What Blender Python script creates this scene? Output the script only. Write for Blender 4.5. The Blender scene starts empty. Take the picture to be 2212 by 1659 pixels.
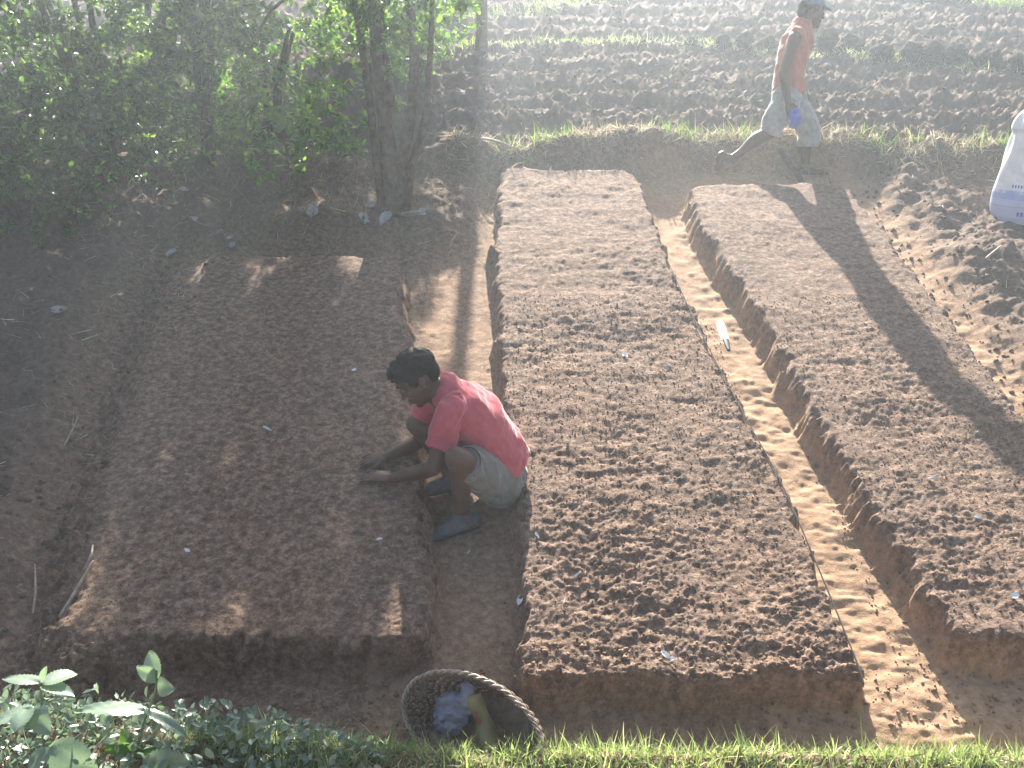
import bpy, math, random
import numpy as np
from mathutils import Vector, Matrix

random.seed(7)
rng = np.random.default_rng(11)
R = math.radians
scene = bpy.context.scene
COL = scene.collection

# ------------------------------------------------------------------ camera, sky, sun, exposure
SLOPE = R(13)             # the hillside climbs 13 degrees away from the photographer
PITCH = R(22)             # the camera looks 22 degrees down
CAM_H = 2.9               # camera height above the bed tops, square to the slope
FPX = 1915.0              # focal length in pixels of a 2212 x 1659 picture
SUN_EL = R(28.5)          # above the true horizon
SUN_AZ = R(-0.5)          # from straight ahead, towards the left
EU = Vector((1, 0, 0)); EV = Vector((0, math.cos(SLOPE), math.sin(SLOPE))); EN = Vector((0, -math.sin(SLOPE), math.cos(SLOPE)))
CAM = EN * CAM_H

cd = bpy.data.cameras.new('camera'); cam = bpy.data.objects.new('camera', cd); COL.objects.link(cam)
cam.location = CAM; cam.rotation_euler = (math.pi / 2 - PITCH, 0, 0)
cd.sensor_width = 36.0; cd.lens = 36.0 * FPX / 2212.0; cd.clip_start = 0.05; cd.clip_end = 500
scene.camera = cam

world = bpy.data.worlds.new('World'); scene.world = world; world.use_nodes = True
wn = world.node_tree.nodes; wl = world.node_tree.links
sky = wn.new('ShaderNodeTexSky'); sky.sky_type = 'NISHITA'; sky.sun_disc = False
sky.sun_elevation = SUN_EL; sky.sun_rotation = SUN_AZ
sky.dust_density = 2.0
wl.new(sky.outputs[0], wn['Background'].inputs[0]); wn['Background'].inputs[1].default_value = 0.05

sd_ = bpy.data.lights.new('sun', 'SUN'); sun = bpy.data.objects.new('sun', sd_); COL.objects.link(sun)
sd_.energy = 5.0; sd_.angle = R(0.6); sd_.color = (1.0, 0.94, 0.85)
to_sun = Vector((math.sin(SUN_AZ) * math.cos(SUN_EL), math.cos(SUN_AZ) * math.cos(SUN_EL), math.sin(SUN_EL)))
sun.rotation_euler = to_sun.to_track_quat('Z', 'Y').to_euler()
sun.location = (0, 30, 30)

scene.view_settings.view_transform = 'Standard'; scene.view_settings.look = 'None'
scene.view_settings.gamma = 1.0; scene.view_settings.exposure = 2.3
scene.render.engine = 'CYCLES'
scene.cycles.use_denoising = True
scene.cycles.max_bounces = 8; scene.cycles.transparent_max_bounces = 8; scene.cycles.volume_bounces = 0

# ------------------------------------------------------------------ coordinates
def G(u, v, w=0.0):                       # slope coordinates -> world
    return EU * u + EV * v + EN * w
def ray(px, py):                          # pixel of the 2212 x 1659 picture -> world direction
    X = (px - 1106) / FPX; Y = (829.5 - py) / FPX
    return Vector((X, math.cos(PITCH) + Y * math.sin(PITCH), -math.sin(PITCH) + Y * math.cos(PITCH)))
def at_plane(px, py, w=0.0):              # pixel -> (u, v) on the slope plane lifted by w
    d = ray(px, py); t = (w - CAM_H) / d.dot(EN); p = CAM + d * t
    return p.dot(EU), p.dot(EV)
def at_y(px, py, y):                      # pixel -> world point on the upright plane Y = y
    d = ray(px, py); return CAM + d * ((y - CAM.y) / d.y)

# ------------------------------------------------------------------ noise
_T = {}
def _tab(seed):
    if seed not in _T: _T[seed] = np.random.default_rng(seed).random((512, 512)).astype(np.float32)
    return _T[seed]
def vnoise(x, y, seed=0):
    t = _tab(seed).ravel(); x0 = np.floor(x); y0 = np.floor(y); fx = x - x0; fy = y - y0
    ix = x0.astype(np.int32) & 511; iy = y0.astype(np.int32) & 511; jx = ((ix + 1) & 511) << 9; jy = (iy + 1) & 511; ix = ix << 9
    fx = fx * fx * (3 - 2 * fx); fy = fy * fy * (3 - 2 * fy)
    a = t.take(ix + iy); c = t.take(ix + jy)
    a = a + (t.take(jx + iy) - a) * fx; c = c + (t.take(jx + jy) - c) * fx
    return a + (c - a) * fy - 0.5
def fbm(x, y, octs=4, seed=0, gain=0.5):
    s = 0; a = 1.0; f = 1.0
    for k in range(octs):
        s = s + a * vnoise(x * f + 17.3 * k, y * f - 9.1 * k, seed + k); a *= gain; f *= 2.03
    return s
def clods(u, v, cell, seed, rmin=0.25, rmax=0.75, density=1.0):
    x = u / cell; y = v / cell; ix = np.floor(x).astype(np.int64); iy = np.floor(y).astype(np.int64)
    jx, jy, jr, jp = _tab(seed), _tab(seed + 1), _tab(seed + 2), _tab(seed + 3)
    h = np.zeros_like(x)
    for di in (-1, 0, 1):
        for dj in (-1, 0, 1):
            a = (ix + di) & 511; b = (iy + dj) & 511
            dx = x - (ix + di + jx[a, b]); dy = y - (iy + dj + jy[a, b])
            r = rmin + (rmax - rmin) * jr[a, b] ** 1.7; r = np.where(jp[a, b] < density, r, 0.0)
            h = np.maximum(h, np.sqrt(np.maximum(0, r * r - dx * dx - dy * dy)))
    return h * cell
def sstep(a, b, x):
    t = np.clip((x - a) / (b - a), 0, 1); return t * t * (3 - 2 * t)

# ------------------------------------------------------------------ materials
def new_mat(name):
    m = bpy.data.materials.new(name); m.use_nodes = True; nt = m.node_tree
    return m, nt, nt.nodes, nt.links, nt.nodes['Principled BSDF']
def ramp(n, l, fac, stops):
    r = n.new('ShaderNodeValToRGB'); l.new(fac, r.inputs[0])
    e = r.color_ramp.elements
    while len(e) < len(stops): e.new(0.5)
    for i, (p, c) in enumerate(stops): e[i].position = p; e[i].color = (*c, 1)
    return r.outputs[0]
def noise_node(n, l, scale, detail=4, rough=0.55, vec=None):
    t = n.new('ShaderNodeTexNoise'); t.inputs['Scale'].default_value = scale; t.inputs['Detail'].default_value = detail; t.inputs['Roughness'].default_value = rough
    if vec is not None: l.new(vec, t.inputs['Vector'])
    return t.outputs[0]
def coords(n):
    return n.new('ShaderNodeTexCoord').outputs['Object']
def mixc(n, l, fac, a, b, mode='MIX'):
    m = n.new('ShaderNodeMix'); m.data_type = 'RGBA'; m.blend_type = mode
    for sock, val in ((m.inputs[0], fac), (m.inputs[6], a), (m.inputs[7], b)):
        if hasattr(val, 'is_linked'): l.new(val, sock)
        elif isinstance(val, (int, float)): sock.default_value = val
        else: sock.default_value = (*val, 1)
    return m.outputs[2]
def bump(n, l, p, h, strength, dist):
    b = n.new('ShaderNodeBump'); b.inputs['Strength'].default_value = strength; b.inputs['Distance'].default_value = dist
    l.new(h, b.inputs['Height']); l.new(b.outputs[0], p.inputs['Normal'])

def soil_material():
    m, nt, n, l, p = new_mat('soil')
    co = coords(n)
    big = noise_node(n, l, 2.2, 5, 0.6, co); mid = noise_node(n, l, 26, 6, 0.72, co); fine = noise_node(n, l, 110, 4, 0.75, co)
    top = ramp(n, l, mid, [(0.34, (0.088, 0.058, 0.041)), (0.50, (0.198, 0.134, 0.095)), (0.66, (0.36, 0.256, 0.185))])
    spk = noise_node(n, l, 75, 5, 0.8, co); top = mixc(n, l, 0.7, top, ramp(n, l, spk, [(0.36, (0.6, 0.6, 0.62)), (0.5, (1, 1, 1)), (0.64, (1.45, 1.4, 1.35))]), 'MULTIPLY')
    warm = mixc(n, l, big, (0.82, 0.87, 0.97), (1.18, 1.05, 0.93)); top = mixc(n, l, 0.75, top, warm, 'MULTIPLY')
    sub = ramp(n, l, mid, [(0.28, (0.26, 0.158, 0.095)), (0.55, (0.41, 0.262, 0.160)), (0.8, (0.53, 0.365, 0.235))])
    a = n.new('ShaderNodeAttribute'); a.attribute_name = 'subsoil'
    c = mixc(n, l, a.outputs['Fac'], top, sub)
    f = n.new('ShaderNodeAttribute'); f.attribute_name = 'tilled'
    c = mixc(n, l, f.outputs['Fac'], c, mixc(n, l, mid, (0.075, 0.052, 0.040), (0.195, 0.140, 0.106)))
    sp = ramp(n, l, fine, [(0.60, (0, 0, 0)), (0.76, (1, 1, 1))])
    c = mixc(n, l, sp, c, mixc(n, l, 0.4, c, (0.45, 0.34, 0.25)))
    l.new(c, p.inputs['Base Color']); p.inputs['Roughness'].default_value = 0.95; p.inputs['Specular IOR Level'].default_value = 0.25
    h = n.new('ShaderNodeMath'); h.operation = 'ADD'; l.new(mid, h.inputs[0]); l.new(fine, h.inputs[1])
    b_ = n.new('ShaderNodeMath'); b_.operation = 'MULTIPLY_ADD'; l.new(a.outputs['Fac'], b_.inputs[0]); b_.inputs[1].default_value = -0.7; b_.inputs[2].default_value = 1.0
    h2 = n.new('ShaderNodeMath'); h2.operation = 'MULTIPLY'; l.new(h.outputs[0], h2.inputs[0]); l.new(b_.outputs[0], h2.inputs[1])
    bump(n, l, p, h2.outputs[0], 0.7, 0.018)
    return m
def leaf_material(name, dark, light, trans=0.5, gloss=0.45, yellow=None, tint=(1.5, 1.6, 0.7)):
    m, nt, n, l, p = new_mat(name)
    g = n.new('ShaderNodeNewGeometry').outputs['Random Per Island']
    stops = [(0.0, dark), (0.75, light)] + ([(1.0, yellow)] if yellow else [])
    c = ramp(n, l, g, stops)
    c = mixc(n, l, 0.35, c, mixc(n, l, noise_node(n, l, 30, 3, 0.5, coords(n)), (0.6, 0.6, 0.6), (1.3, 1.3, 1.2)), 'MULTIPLY')
    l.new(c, p.inputs['Base Color']); p.inputs['Roughness'].default_value = gloss; p.inputs['Specular IOR Level'].default_value = 0.9 if name in ('weed', 'broad_leaf', 'leaf_dark') else 0.6
    t = n.new('ShaderNodeBsdfTranslucent'); l.new(mixc(n, l, 1.0, c, tint, 'MULTIPLY'), t.inputs[0])
    mx = n.new('ShaderNodeMixShader'); mx.inputs[0].default_value = trans
    l.new(p.outputs[0], mx.inputs[1]); l.new(t.outputs[0], mx.inputs[2]); l.new(mx.outputs[0], n['Material Output'].inputs[0])
    return m
def plain(name, a, b, scale=30, rough=0.8, spec=0.3, bumpd=0.0, trans=0.0):
    m, nt, n, l, p = new_mat(name)
    nz = noise_node(n, l, scale, 4, 0.6, coords(n))
    c = ramp(n, l, nz, [(0.3, a), (0.7, b)]); l.new(c, p.inputs['Base Color'])
    p.inputs['Roughness'].default_value = rough; p.inputs['Specular IOR Level'].default_value = spec
    if 'cloth' in name: p.inputs['Sheen Weight'].default_value = 0.5; p.inputs['Sheen Roughness'].default_value = 0.35
    if bumpd: bump(n, l, p, nz, 0.7, bumpd)
    if trans:
        t = n.new('ShaderNodeBsdfTranslucent'); l.new(c, t.inputs[0]); mx = n.new('ShaderNodeMixShader'); mx.inputs[0].default_value = trans
        l.new(p.outputs[0], mx.inputs[1]); l.new(t.outputs[0], mx.inputs[2]); l.new(mx.outputs[0], n['Material Output'].inputs[0])
    return m

M = {}
M['soil'] = soil_material()
M['leaf_dark'] = leaf_material('leaf_dark', (0.025, 0.055, 0.02), (0.070, 0.135, 0.040), 0.48, 0.32, (0.18, 0.25, 0.07))
M['leaf_mid'] = leaf_material('leaf_mid', (0.045, 0.09, 0.03), (0.12, 0.19, 0.055), 0.55, 0.32, (0.27, 0.34, 0.10))
M['leaf_bright'] = leaf_material('leaf_bright', (0.05, 0.11, 0.025), (0.12, 0.22, 0.05), 0.55, 0.35, (0.24, 0.32, 0.07))
M['broad_leaf'] = leaf_material('broad_leaf', (0.17, 0.235, 0.18), (0.24, 0.32, 0.24), 0.35, 0.32, (0.29, 0.37, 0.25), (1.25, 1.4, 0.95))
M['weed'] = leaf_material('weed', (0.11, 0.165, 0.13), (0.22, 0.29, 0.22), 0.35, 0.34, (0.34, 0.39, 0.28), (1.2, 1.3, 0.95))
M['grass'] = leaf_material('grass', (0.05, 0.10, 0.02), (0.13, 0.22, 0.05), 0.5, 0.45, (0.30, 0.32, 0.12))
M['grass_near'] = leaf_material('grass_near', (0.14, 0.20, 0.09), (0.30, 0.37, 0.18), 0.45, 0.35, (0.55, 0.54, 0.38), (1.3, 1.35, 0.85))
M['hay'] = leaf_material('hay', (0.14, 0.10, 0.055), (0.32, 0.26, 0.15), 0.3, 0.7, (0.50, 0.44, 0.28), tint=(1.15, 1.1, 1.0))
M['hay_pale'] = leaf_material('hay_pale', (0.20, 0.16, 0.10), (0.42, 0.37, 0.26), 0.35, 0.6, (0.62, 0.58, 0.46), tint=(1.15, 1.1, 1.0))
M['tussock'] = leaf_material('tussock', (0.045, 0.04, 0.025), (0.11, 0.10, 0.055), 0.3, 0.7, (0.34, 0.30, 0.16), tint=(1.15, 1.1, 1.0))
M['straw'] = leaf_material('straw', (0.28, 0.22, 0.13), (0.55, 0.48, 0.33), 0.15, 0.6, (0.75, 0.70, 0.55), tint=(1.15, 1.1, 1.0))
M['bark'] = plain('bark', (0.05, 0.035, 0.026), (0.15, 0.11, 0.08), 18, 0.95, 0.2, 0.02)
M['tussock_core'] = plain('tussock_core', (0.018, 0.015, 0.011), (0.05, 0.042, 0.03), 20, 0.95, 0.1, 0.03)
M['bark_grey'] = plain('bark_grey', (0.16, 0.15, 0.13), (0.34, 0.32, 0.28), 16, 0.9, 0.2, 0.015)
M['skin'] = plain('skin', (0.078, 0.041, 0.027), (0.118, 0.064, 0.042), 9, 0.5, 0.4, 0.001)
M['hair'] = plain('hair', (0.010, 0.008, 0.007), (0.026, 0.019, 0.015), 160, 0.75, 0.2, 0.008)
M['red_cloth'] = plain('red_cloth', (0.50, 0.10, 0.12), (0.60, 0.14, 0.16), 14, 0.9, 0.15, 0.003, 0.18)
M['orange_cloth'] = plain('orange_cloth', (0.44, 0.15, 0.095), (0.54, 0.21, 0.14), 14, 0.9, 0.15, 0.003, 0.15)
M['khaki_cloth'] = plain('khaki_cloth', (0.14, 0.13, 0.115), (0.22, 0.205, 0.18), 18, 0.95, 0.1, 0.003)
M['grey_cloth'] = plain('grey_cloth', (0.24, 0.24, 0.235), (0.36, 0.355, 0.34), 18, 0.95, 0.1, 0.003)
M['dark_cord'] = plain('dark_cord', (0.03, 0.03, 0.03), (0.06, 0.055, 0.05), 40, 0.8)
M['shoe'] = plain('shoe', (0.07, 0.07, 0.072), (0.14, 0.135, 0.135), 25, 0.75)
M['blue_cap'] = plain('blue_cap', (0.10, 0.13, 0.22), (0.17, 0.21, 0.33), 25, 0.8)
M['cane'] = plain('cane', (0.15, 0.105, 0.075), (0.34, 0.26, 0.19), 35, 0.75, 0.3, 0.003)
M['cane_pale'] = plain('cane_pale', (0.24, 0.18, 0.13), (0.46, 0.38, 0.30), 30, 0.6, 0.4, 0.002)
M['wood'] = plain('wood', (0.045, 0.035, 0.03), (0.11, 0.085, 0.07), 22, 0.8, 0.3, 0.004)
M['dead_leaf'] = plain('dead_leaf', (0.30, 0.28, 0.27), (0.54, 0.52, 0.52), 26, 0.7, 0.4, 0.0, 0.25)
M['paper'] = plain('paper', (0.72, 0.72, 0.72), (0.82, 0.82, 0.82), 20, 0.6, 0.4)
M['steel'] = plain('steel', (0.70, 0.70, 0.72), (0.80, 0.80, 0.82), 20, 0.45, 0.6)
M['black_grip'] = plain('black_grip', (0.02, 0.025, 0.022), (0.045, 0.05, 0.045), 30, 0.6)
M['blue_plastic'] = plain('blue_plastic', (0.07, 0.09, 0.50), (0.14, 0.18, 0.68), 14, 0.4, 0.5, 0.0, 0.3)
M['yellow_plastic'] = plain('yellow_plastic', (0.28, 0.24, 0.10), (0.40, 0.34, 0.14), 10, 0.5, 0.4)
M['red_print'] = plain('red_print', (0.20, 0.06, 0.035), (0.28, 0.09, 0.05), 10, 0.5, 0.4)
M['bag_film'] = plain('bag_film', (0.24, 0.24, 0.36), (0.42, 0.41, 0.46), 16, 0.35, 0.5, 0.0, 0.3)
M['eye'] = plain('eye', (0.10, 0.08, 0.07), (0.16, 0.13, 0.11), 10, 0.3)

# ------------------------------------------------------------------ object helpers
def tag(o, label=None, cat=None, group=None, kind=None):
    if label: o['label'] = label
    if cat: o['category'] = cat
    if group: o['group'] = group
    if kind: o['kind'] = kind
    return o
def link(name, me, mat, parent=None, smooth=True):
    if mat is not None and not me.materials: me.materials.append(M[mat] if isinstance(mat, str) else mat)
    if smooth: me.polygons.foreach_set('use_smooth', np.ones(len(me.polygons), dtype=bool))
    o = bpy.data.objects.new(name, me); COL.objects.link(o)
    if parent is not None:
        o.parent = parent; o.matrix_parent_inverse = Matrix.Translation(-parent.location) if parent.parent is None else parent_world(parent).inverted()
    return o
def parent_world(o):
    return o.matrix_parent_inverse_world if hasattr(o, 'matrix_parent_inverse_world') else Matrix.Identity(4)
def thing(name, loc, label, cat, group=None):
    o = bpy.data.objects.new(name, None); COL.objects.link(o); o.location = loc; o.empty_display_size = 0.05
    return tag(o, label, cat, group)
def mesh_np(name, verts, faces):
    me = bpy.data.meshes.new(name); V = np.asarray(verts, dtype=np.float32); 
    if isinstance(faces, np.ndarray):
        k = faces.shape[1]; nf = len(faces)
        me.vertices.add(len(V)); me.vertices.foreach_set('co', V.ravel())
        me.loops.add(nf * k); me.loops.foreach_set('vertex_index', faces.astype(np.int32).ravel())
        me.polygons.add(nf); me.polygons.foreach_set('loop_start', np.arange(0, nf * k, k, dtype=np.int32))
        me.update(calc_edges=True)
    else:
        me.from_pydata([tuple(x) for x in V], [], faces); me.update()
    return me
class MB:                                  # mesh collector
    def __init__(s): s.v = []; s.f = []
    def add(s, vs, fs):
        o = len(s.v); s.v.extend([tuple(x) for x in vs]); s.f.extend([tuple(i + o for i in f) for f in fs])
    def loft(s, rings, closed_ends=True):
        n = len(rings[0]); vs = [p for r in rings for p in r]; fs = []
        for i in range(len(rings) - 1):
            for j in range(n):
                k = (j + 1) % n; fs.append((i * n + j, i * n + k, (i + 1) * n + k, (i + 1) * n + j))
        if closed_ends: fs.append(tuple(range(n - 1, -1, -1))); fs.append(tuple((len(rings) - 1) * n + j for j in range(n)))
        s.add(vs, fs)
    def limb(s, pts, side=Vector((0, 1, 0)), n=14, sub=5, round_ends=(True, True)):
        """pts: (point, ra) or (point, ra, rb): ra along `side`, rb across it"""
        P = [Vector(p[0]) for p in pts]; A = [p[1] for p in pts]; B = [p[2] if len(p) > 2 else p[1] for p in pts]
        C = []; ra = []; rb = []
        m = len(P)
        for i in range(m - 1):
            p0 = P[max(i - 1, 0)]; p1 = P[i]; p2 = P[i + 1]; p3 = P[min(i + 2, m - 1)]
            for k in range(sub):
                t = k / sub
                C.append(0.5 * ((2 * p1) + (p2 - p0) * t + (2 * p0 - 5 * p1 + 4 * p2 - p3) * t * t + (3 * p1 - p0 - 3 * p2 + p3) * t ** 3))
                e = t * t * (3 - 2 * t); ra.append(A[i] * (1 - e) + A[i + 1] * e); rb.append(B[i] * (1 - e) + B[i + 1] * e)
        C.append(P[-1]); ra.append(A[-1]); rb.append(B[-1])
        def ring(c, t, a, b):
            sv = (side - t * side.dot(t))
            if sv.length < 1e-3: sv = t.orthogonal()
            sv.normalize(); bv = t.cross(sv)
            return [c + sv * (a * math.cos(2 * math.pi * j / n)) + bv * (b * math.sin(2 * math.pi * j / n)) for j in range(n)]
        T = [(C[min(i + 1, len(C) - 1)] - C[max(i - 1, 0)]).normalized() for i in range(len(C))]
        rings = []
        if round_ends[0]:
            for k in (0.98, 0.75, 0.4): rings.append(ring(C[0] - T[0] * min(ra[0], rb[0]) * k, T[0], ra[0] * math.sqrt(1 - k * k), rb[0] * math.sqrt(1 - k * k)))
        rings += [ring(C[i], T[i], ra[i], rb[i]) for i in range(len(C))]
        if round_ends[1]:
            for k in (0.4, 0.75, 0.98): rings.append(ring(C[-1] + T[-1] * min(ra[-1], rb[-1]) * k, T[-1], ra[-1] * math.sqrt(1 - k * k), rb[-1] * math.sqrt(1 - k * k)))
        s.loft(rings)
    def ell(s, c, ax, ay, az, n=16, m=10):  # ellipsoid from three half-axis vectors
        c = Vector(c); rings = []
        for i in range(1, m):
            th = math.pi * i / m
            rings.append([c + az * math.cos(th) + (ax * math.cos(2 * math.pi * j / n) + ay * math.sin(2 * math.pi * j / n)) * math.sin(th) for j in range(n)])
        rings = [[c + az * 0.999 + (p - c - az * math.cos(math.pi / m)) * 0.02 for p in rings[0]]] + rings + [[c - az * 0.999 + (p - c + az * math.cos(math.pi / m)) * 0.02 for p in rings[-1]]]
        s.loft(rings[::-1])
    def box(s, c, ax, ay, az):
        c = Vector(c); vs = [c + ax * x + ay * y + az * z for x in (-1, 1) for y in (-1, 1) for z in (-1, 1)]
        s.add(vs, [(0, 1, 3, 2), (4, 6, 7, 5), (0, 4, 5, 1), (2, 3, 7, 6), (0, 2, 6, 4), (1, 5, 7, 3)])
    def mesh(s, name): return mesh_np(name, s.v, s.f)
    def build(s, name, mat, parent=None, smooth=True): return link(name, s.mesh(name), mat, parent, smooth)
    def fuse(s, name, voxel=0.006, smooth=3, factor=0.5):      # one continuous skin over all the shapes
        me = s.mesh(name + '_shapes'); ob = bpy.data.objects.new('tmp', me); COL.objects.link(ob)
        r = ob.modifiers.new('r', 'REMESH'); r.mode = 'VOXEL'; r.voxel_size = voxel
        if smooth:
            q = ob.modifiers.new('s', 'SMOOTH'); q.factor = factor; q.iterations = smooth
        dg = bpy.context.evaluated_depsgraph_get(); dg.update()
        out = bpy.data.meshes.new_from_object(ob.evaluated_get(dg)); out.name = name
        bpy.data.objects.remove(ob); bpy.data.meshes.remove(me)
        return out
def get_co(me):
    a = np.empty(len(me.vertices) * 3, dtype=np.float32); me.vertices.foreach_get('co', a); return a.reshape(-1, 3)
def set_co(me, a):
    me.vertices.foreach_set('co', np.ascontiguousarray(a, dtype=np.float32).ravel()); me.update()
def get_no(me):
    a = np.empty(len(me.vertices) * 3, dtype=np.float32); me.vertices.foreach_get('normal', a); return a.reshape(-1, 3)
def wrinkle(me, fn):
    c = get_co(me); n = get_no(me); set_co(me, c + n * fn(c)[:, None])

# ------------------------------------------------------------------ terrain
def L(*px): 
    q = sorted((at_plane(*p) for p in px), key=lambda a: a[1]); return np.array([a[1] for a in q]), np.array([a[0] for a in q])
BEDS = []
def bed(left, right, vf, vb, rb):
    BEDS.append((L(*left), L(*right), vf, vb, rb))
bed([(150, 1350), (230, 1050), (310, 800), (375, 590)], [(868, 580), (905, 900), (925, 1200), (930, 1385)], 2.36, 5.80, 0.22)
bed([(1124, 1440), (1118, 1160), (1082, 800), (1062, 560), (1078, 380)], [(1382, 375), (1460, 580), (1560, 780), (1700, 1030), (1890, 1490)], 2.16, 7.46, 0.20)
bed([(2064, 1380), (1800, 960), (1640, 680), (1510, 480), (1484, 400)], [(1840, 405), (2010, 620), (2222, 900)], 2.36, 7.12, 0.20)
def bed_sd(u, v, b):
    (lv, lu), (rv, ru), vf, vb, r = b
    k = 0.046 * fbm(u * 6, v * 6, 4, 60, 0.65) + 0.018 * fbm(u * 34, v * 34, 2, 63)
    jag = 0.05 * np.maximum(0, vnoise(v * 14, u * 2 + 3, 66)) * (b is BEDS[2])
    dx = np.minimum(u - np.interp(v, lv, lu) - jag, np.interp(v, rv, ru) - u) + k - 0.012
    dyb = vb - v + k; dyf = v - vf + k
    rr = np.where(dyb < dyf, r, 0.06); dy = np.minimum(dyb, dyf)
    return rr - np.hypot(np.maximum(rr - dx, 0), np.maximum(rr - dy, 0)) + np.minimum(0, 0)
def v_bank(u):                             # edge of the grass bank in front
    return np.interp(u, [-6, -1.9, -1.2, -0.5, 0, 2.0, 6], [2.30, 2.12, 2.02, 1.96, 1.94, 1.92, 1.92]) + 0.03 * vnoise(u * 6, u * 0 + 2, 70)
def v_back(u):                             # foot of the bank behind the beds
    return np.interp(u, [-8, -1.2, -0.4, 1.2, 2.2, 3.2, 4.6, 9], [6.9, 7.2, 7.55, 7.75, 7.85, 7.62, 7.35, 7.0]) + 0.08 * vnoise(u * 2.4, u * 0 + 5, 71)
def height(u, v, full=False):
    sds = [bed_sd(u, v, b) for b in BEDS]
    w = np.full_like(u, -0.185)
    lv, lu = BEDS[0][0]; ul = np.interp(v, lv, lu) - 0.10
    left = sstep(0, 0.55, ul - u) * (1 - sstep(6.5, 7.2, v)); w += left * (0.20 + 0.10 * vnoise(u * 2, v * 2, 72))
    back1 = sstep(5.95, 6.6, v) * (1 - sstep(-0.45, -0.15, u)); w += np.maximum(back1 * 0.16 - left * 0.1, 0)
    rv, ru = BEDS[2][1]; ur = np.interp(v, rv, ru) + 0.10
    right = sstep(0, 0.5, u - ur); w += right * (0.12 + 0.12 * vnoise(u * 1.7, v * 1.7, 73))
    vb = v_back(u); bank = sstep(0.0, 0.26, v - vb); lip = np.exp(-((v - vb - 0.30) / 0.22) ** 2)
    w = w * (1 - bank) + bank * 0.03 + lip * (0.05 + 0.16 * vnoise(u * 2.3, v * 2.3, 74))
    field = sstep(0.30, 0.55, v - vb)
    fb = v_bank(u); front = 1 - sstep(-0.14, 0.02, v - fb); w = w * (1 - front) + front * 0.03
    rise = 1 - sstep(0.2, 1.66, v); w += rise * 1.1
    # surface crumbs
    rough = np.clip(left + right * 0.9 + back1 * 0.8, 0, 1)
    furrow = (1 - np.clip(rough + bank + front, 0, 1))
    w += furrow * (0.010 * fbm(u * 11, v * 11, 4, 80) + 0.3 * clods(u, v, 0.05, 81, 0.1, 0.5, 0.15))
    cuts = furrow * sstep(1.2, 1.4, u); w += cuts * (0.020 * vnoise(u * 2.5 + v, v * 4.3, 85) + 0.012 * vnoise(u * 11 + 3 * v, v * 21, 86) * (0.2 + 2.2 * np.abs(vnoise(u * 3, v * 2.2, 88))) * 1.6 + 0.007 * vnoise(u * 20, v * 46, 87)) 
    w += rough * (0.085 * fbm(u * 5.5, v * 5.5, 5, 90, 0.55) + 0.42 * clods(u, v, 0.11, 91, 0.2, 0.7, 0.6) + 0.4 * clods(u, v, 0.045, 95, 0.2, 0.7, 0.7))
    w += field * (0.06 * fbm(u * 2.6, v * 4.4, 3, 100, 0.58) + 0.085 * fbm(u * 14, v * 20, 3, 103, 0.75) + 0.22 * clods(u, v, 0.15, 101, 0.1, 0.55, 0.5) + 0.4 * clods(u, v, 0.065, 105, 0.15, 0.7, 0.6) + 0.03 * np.sin(v * 9 + 3 * vnoise(u * .6, v * .6, 108)))
    w += lip * 0.05 * fbm(u * 9, v * 9, 3, 110)
    bedm = np.zeros_like(u)
    for i, sdist in enumerate(sds):
        amp = (0.45, 1.0, 0.75)[i]
        near = np.interp(v, [2, 3.5, 6], [0.78, 0.66, 0.48]) * np.clip(1.0 + 0.9 * vnoise(u * 1.9 + 4, v * 2.3, 170 + i) + 0.7 * vnoise(u * 5 + 4, v * 6, 174 + i), 0.55, 1.5)
        soft = (0.06 + 0.28 * (1 - sstep(-0.1, 0.5, u - np.interp(v, *BEDS[0][0]))), 0.035, 0.06)[i]
        prof = sstep(-soft, 0.025, sdist + 0.02 * vnoise(u * 25, v * 25, 115))
        top = 0.022 * fbm(u * 3, v * 3, 3, 120 + i) + amp * near * (0.016 * fbm(u * 9, v * 14, 3, 124 + i, 0.6) + 0.011 * fbm(u * 38, v * 44, 3, 127 + i, 0.8) + 0.40 * clods(u, v, 0.075, 128 + 4 * i, 0.06, 0.42, 0.30) + 0.42 * clods(u, v, 0.028, 141 + 4 * i, 0.1, 0.62, 0.5) + 0.012 * vnoise(u * 90, v * 90, 138) + 0.012 * vnoise(u * 6, v * 24, 137)) - 0.012
        w = w * (1 - prof) + (top) * prof + (prof * (1 - prof)) * (0.24 * fbm(u * 14, v * 14, 3, 150) + 0.14 * fbm(u * 48, v * 48, 2, 154))
        bedm = np.maximum(bedm, prof)
    if full: return w, sds, dict(furrow=furrow * (1 - bedm), field=field, rough=rough * (1 - bedm), bed=bedm, front=front, bank=bank)
    return w
def H(u, v):
    a = np.atleast_1d(np.asarray(u, dtype=float)); b = np.atleast_1d(np.asarray(v, dtype=float)); return height(a, b)
def Hs(u, v): return float(H(u, v)[0])
def on_ground(u, v, lift=0.0): return G(u, v, Hs(u, v) + lift)
def from_px(px, py):                       # pixel -> ground point (u, v, w) on the real relief
    w = 0.0
    for k in range(6):
        u, v = at_plane(px, py, w); w = 0.5 * w + 0.5 * Hs(u, v)
    u, v = at_plane(px, py, w)
    return u, v, Hs(u, v)

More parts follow.
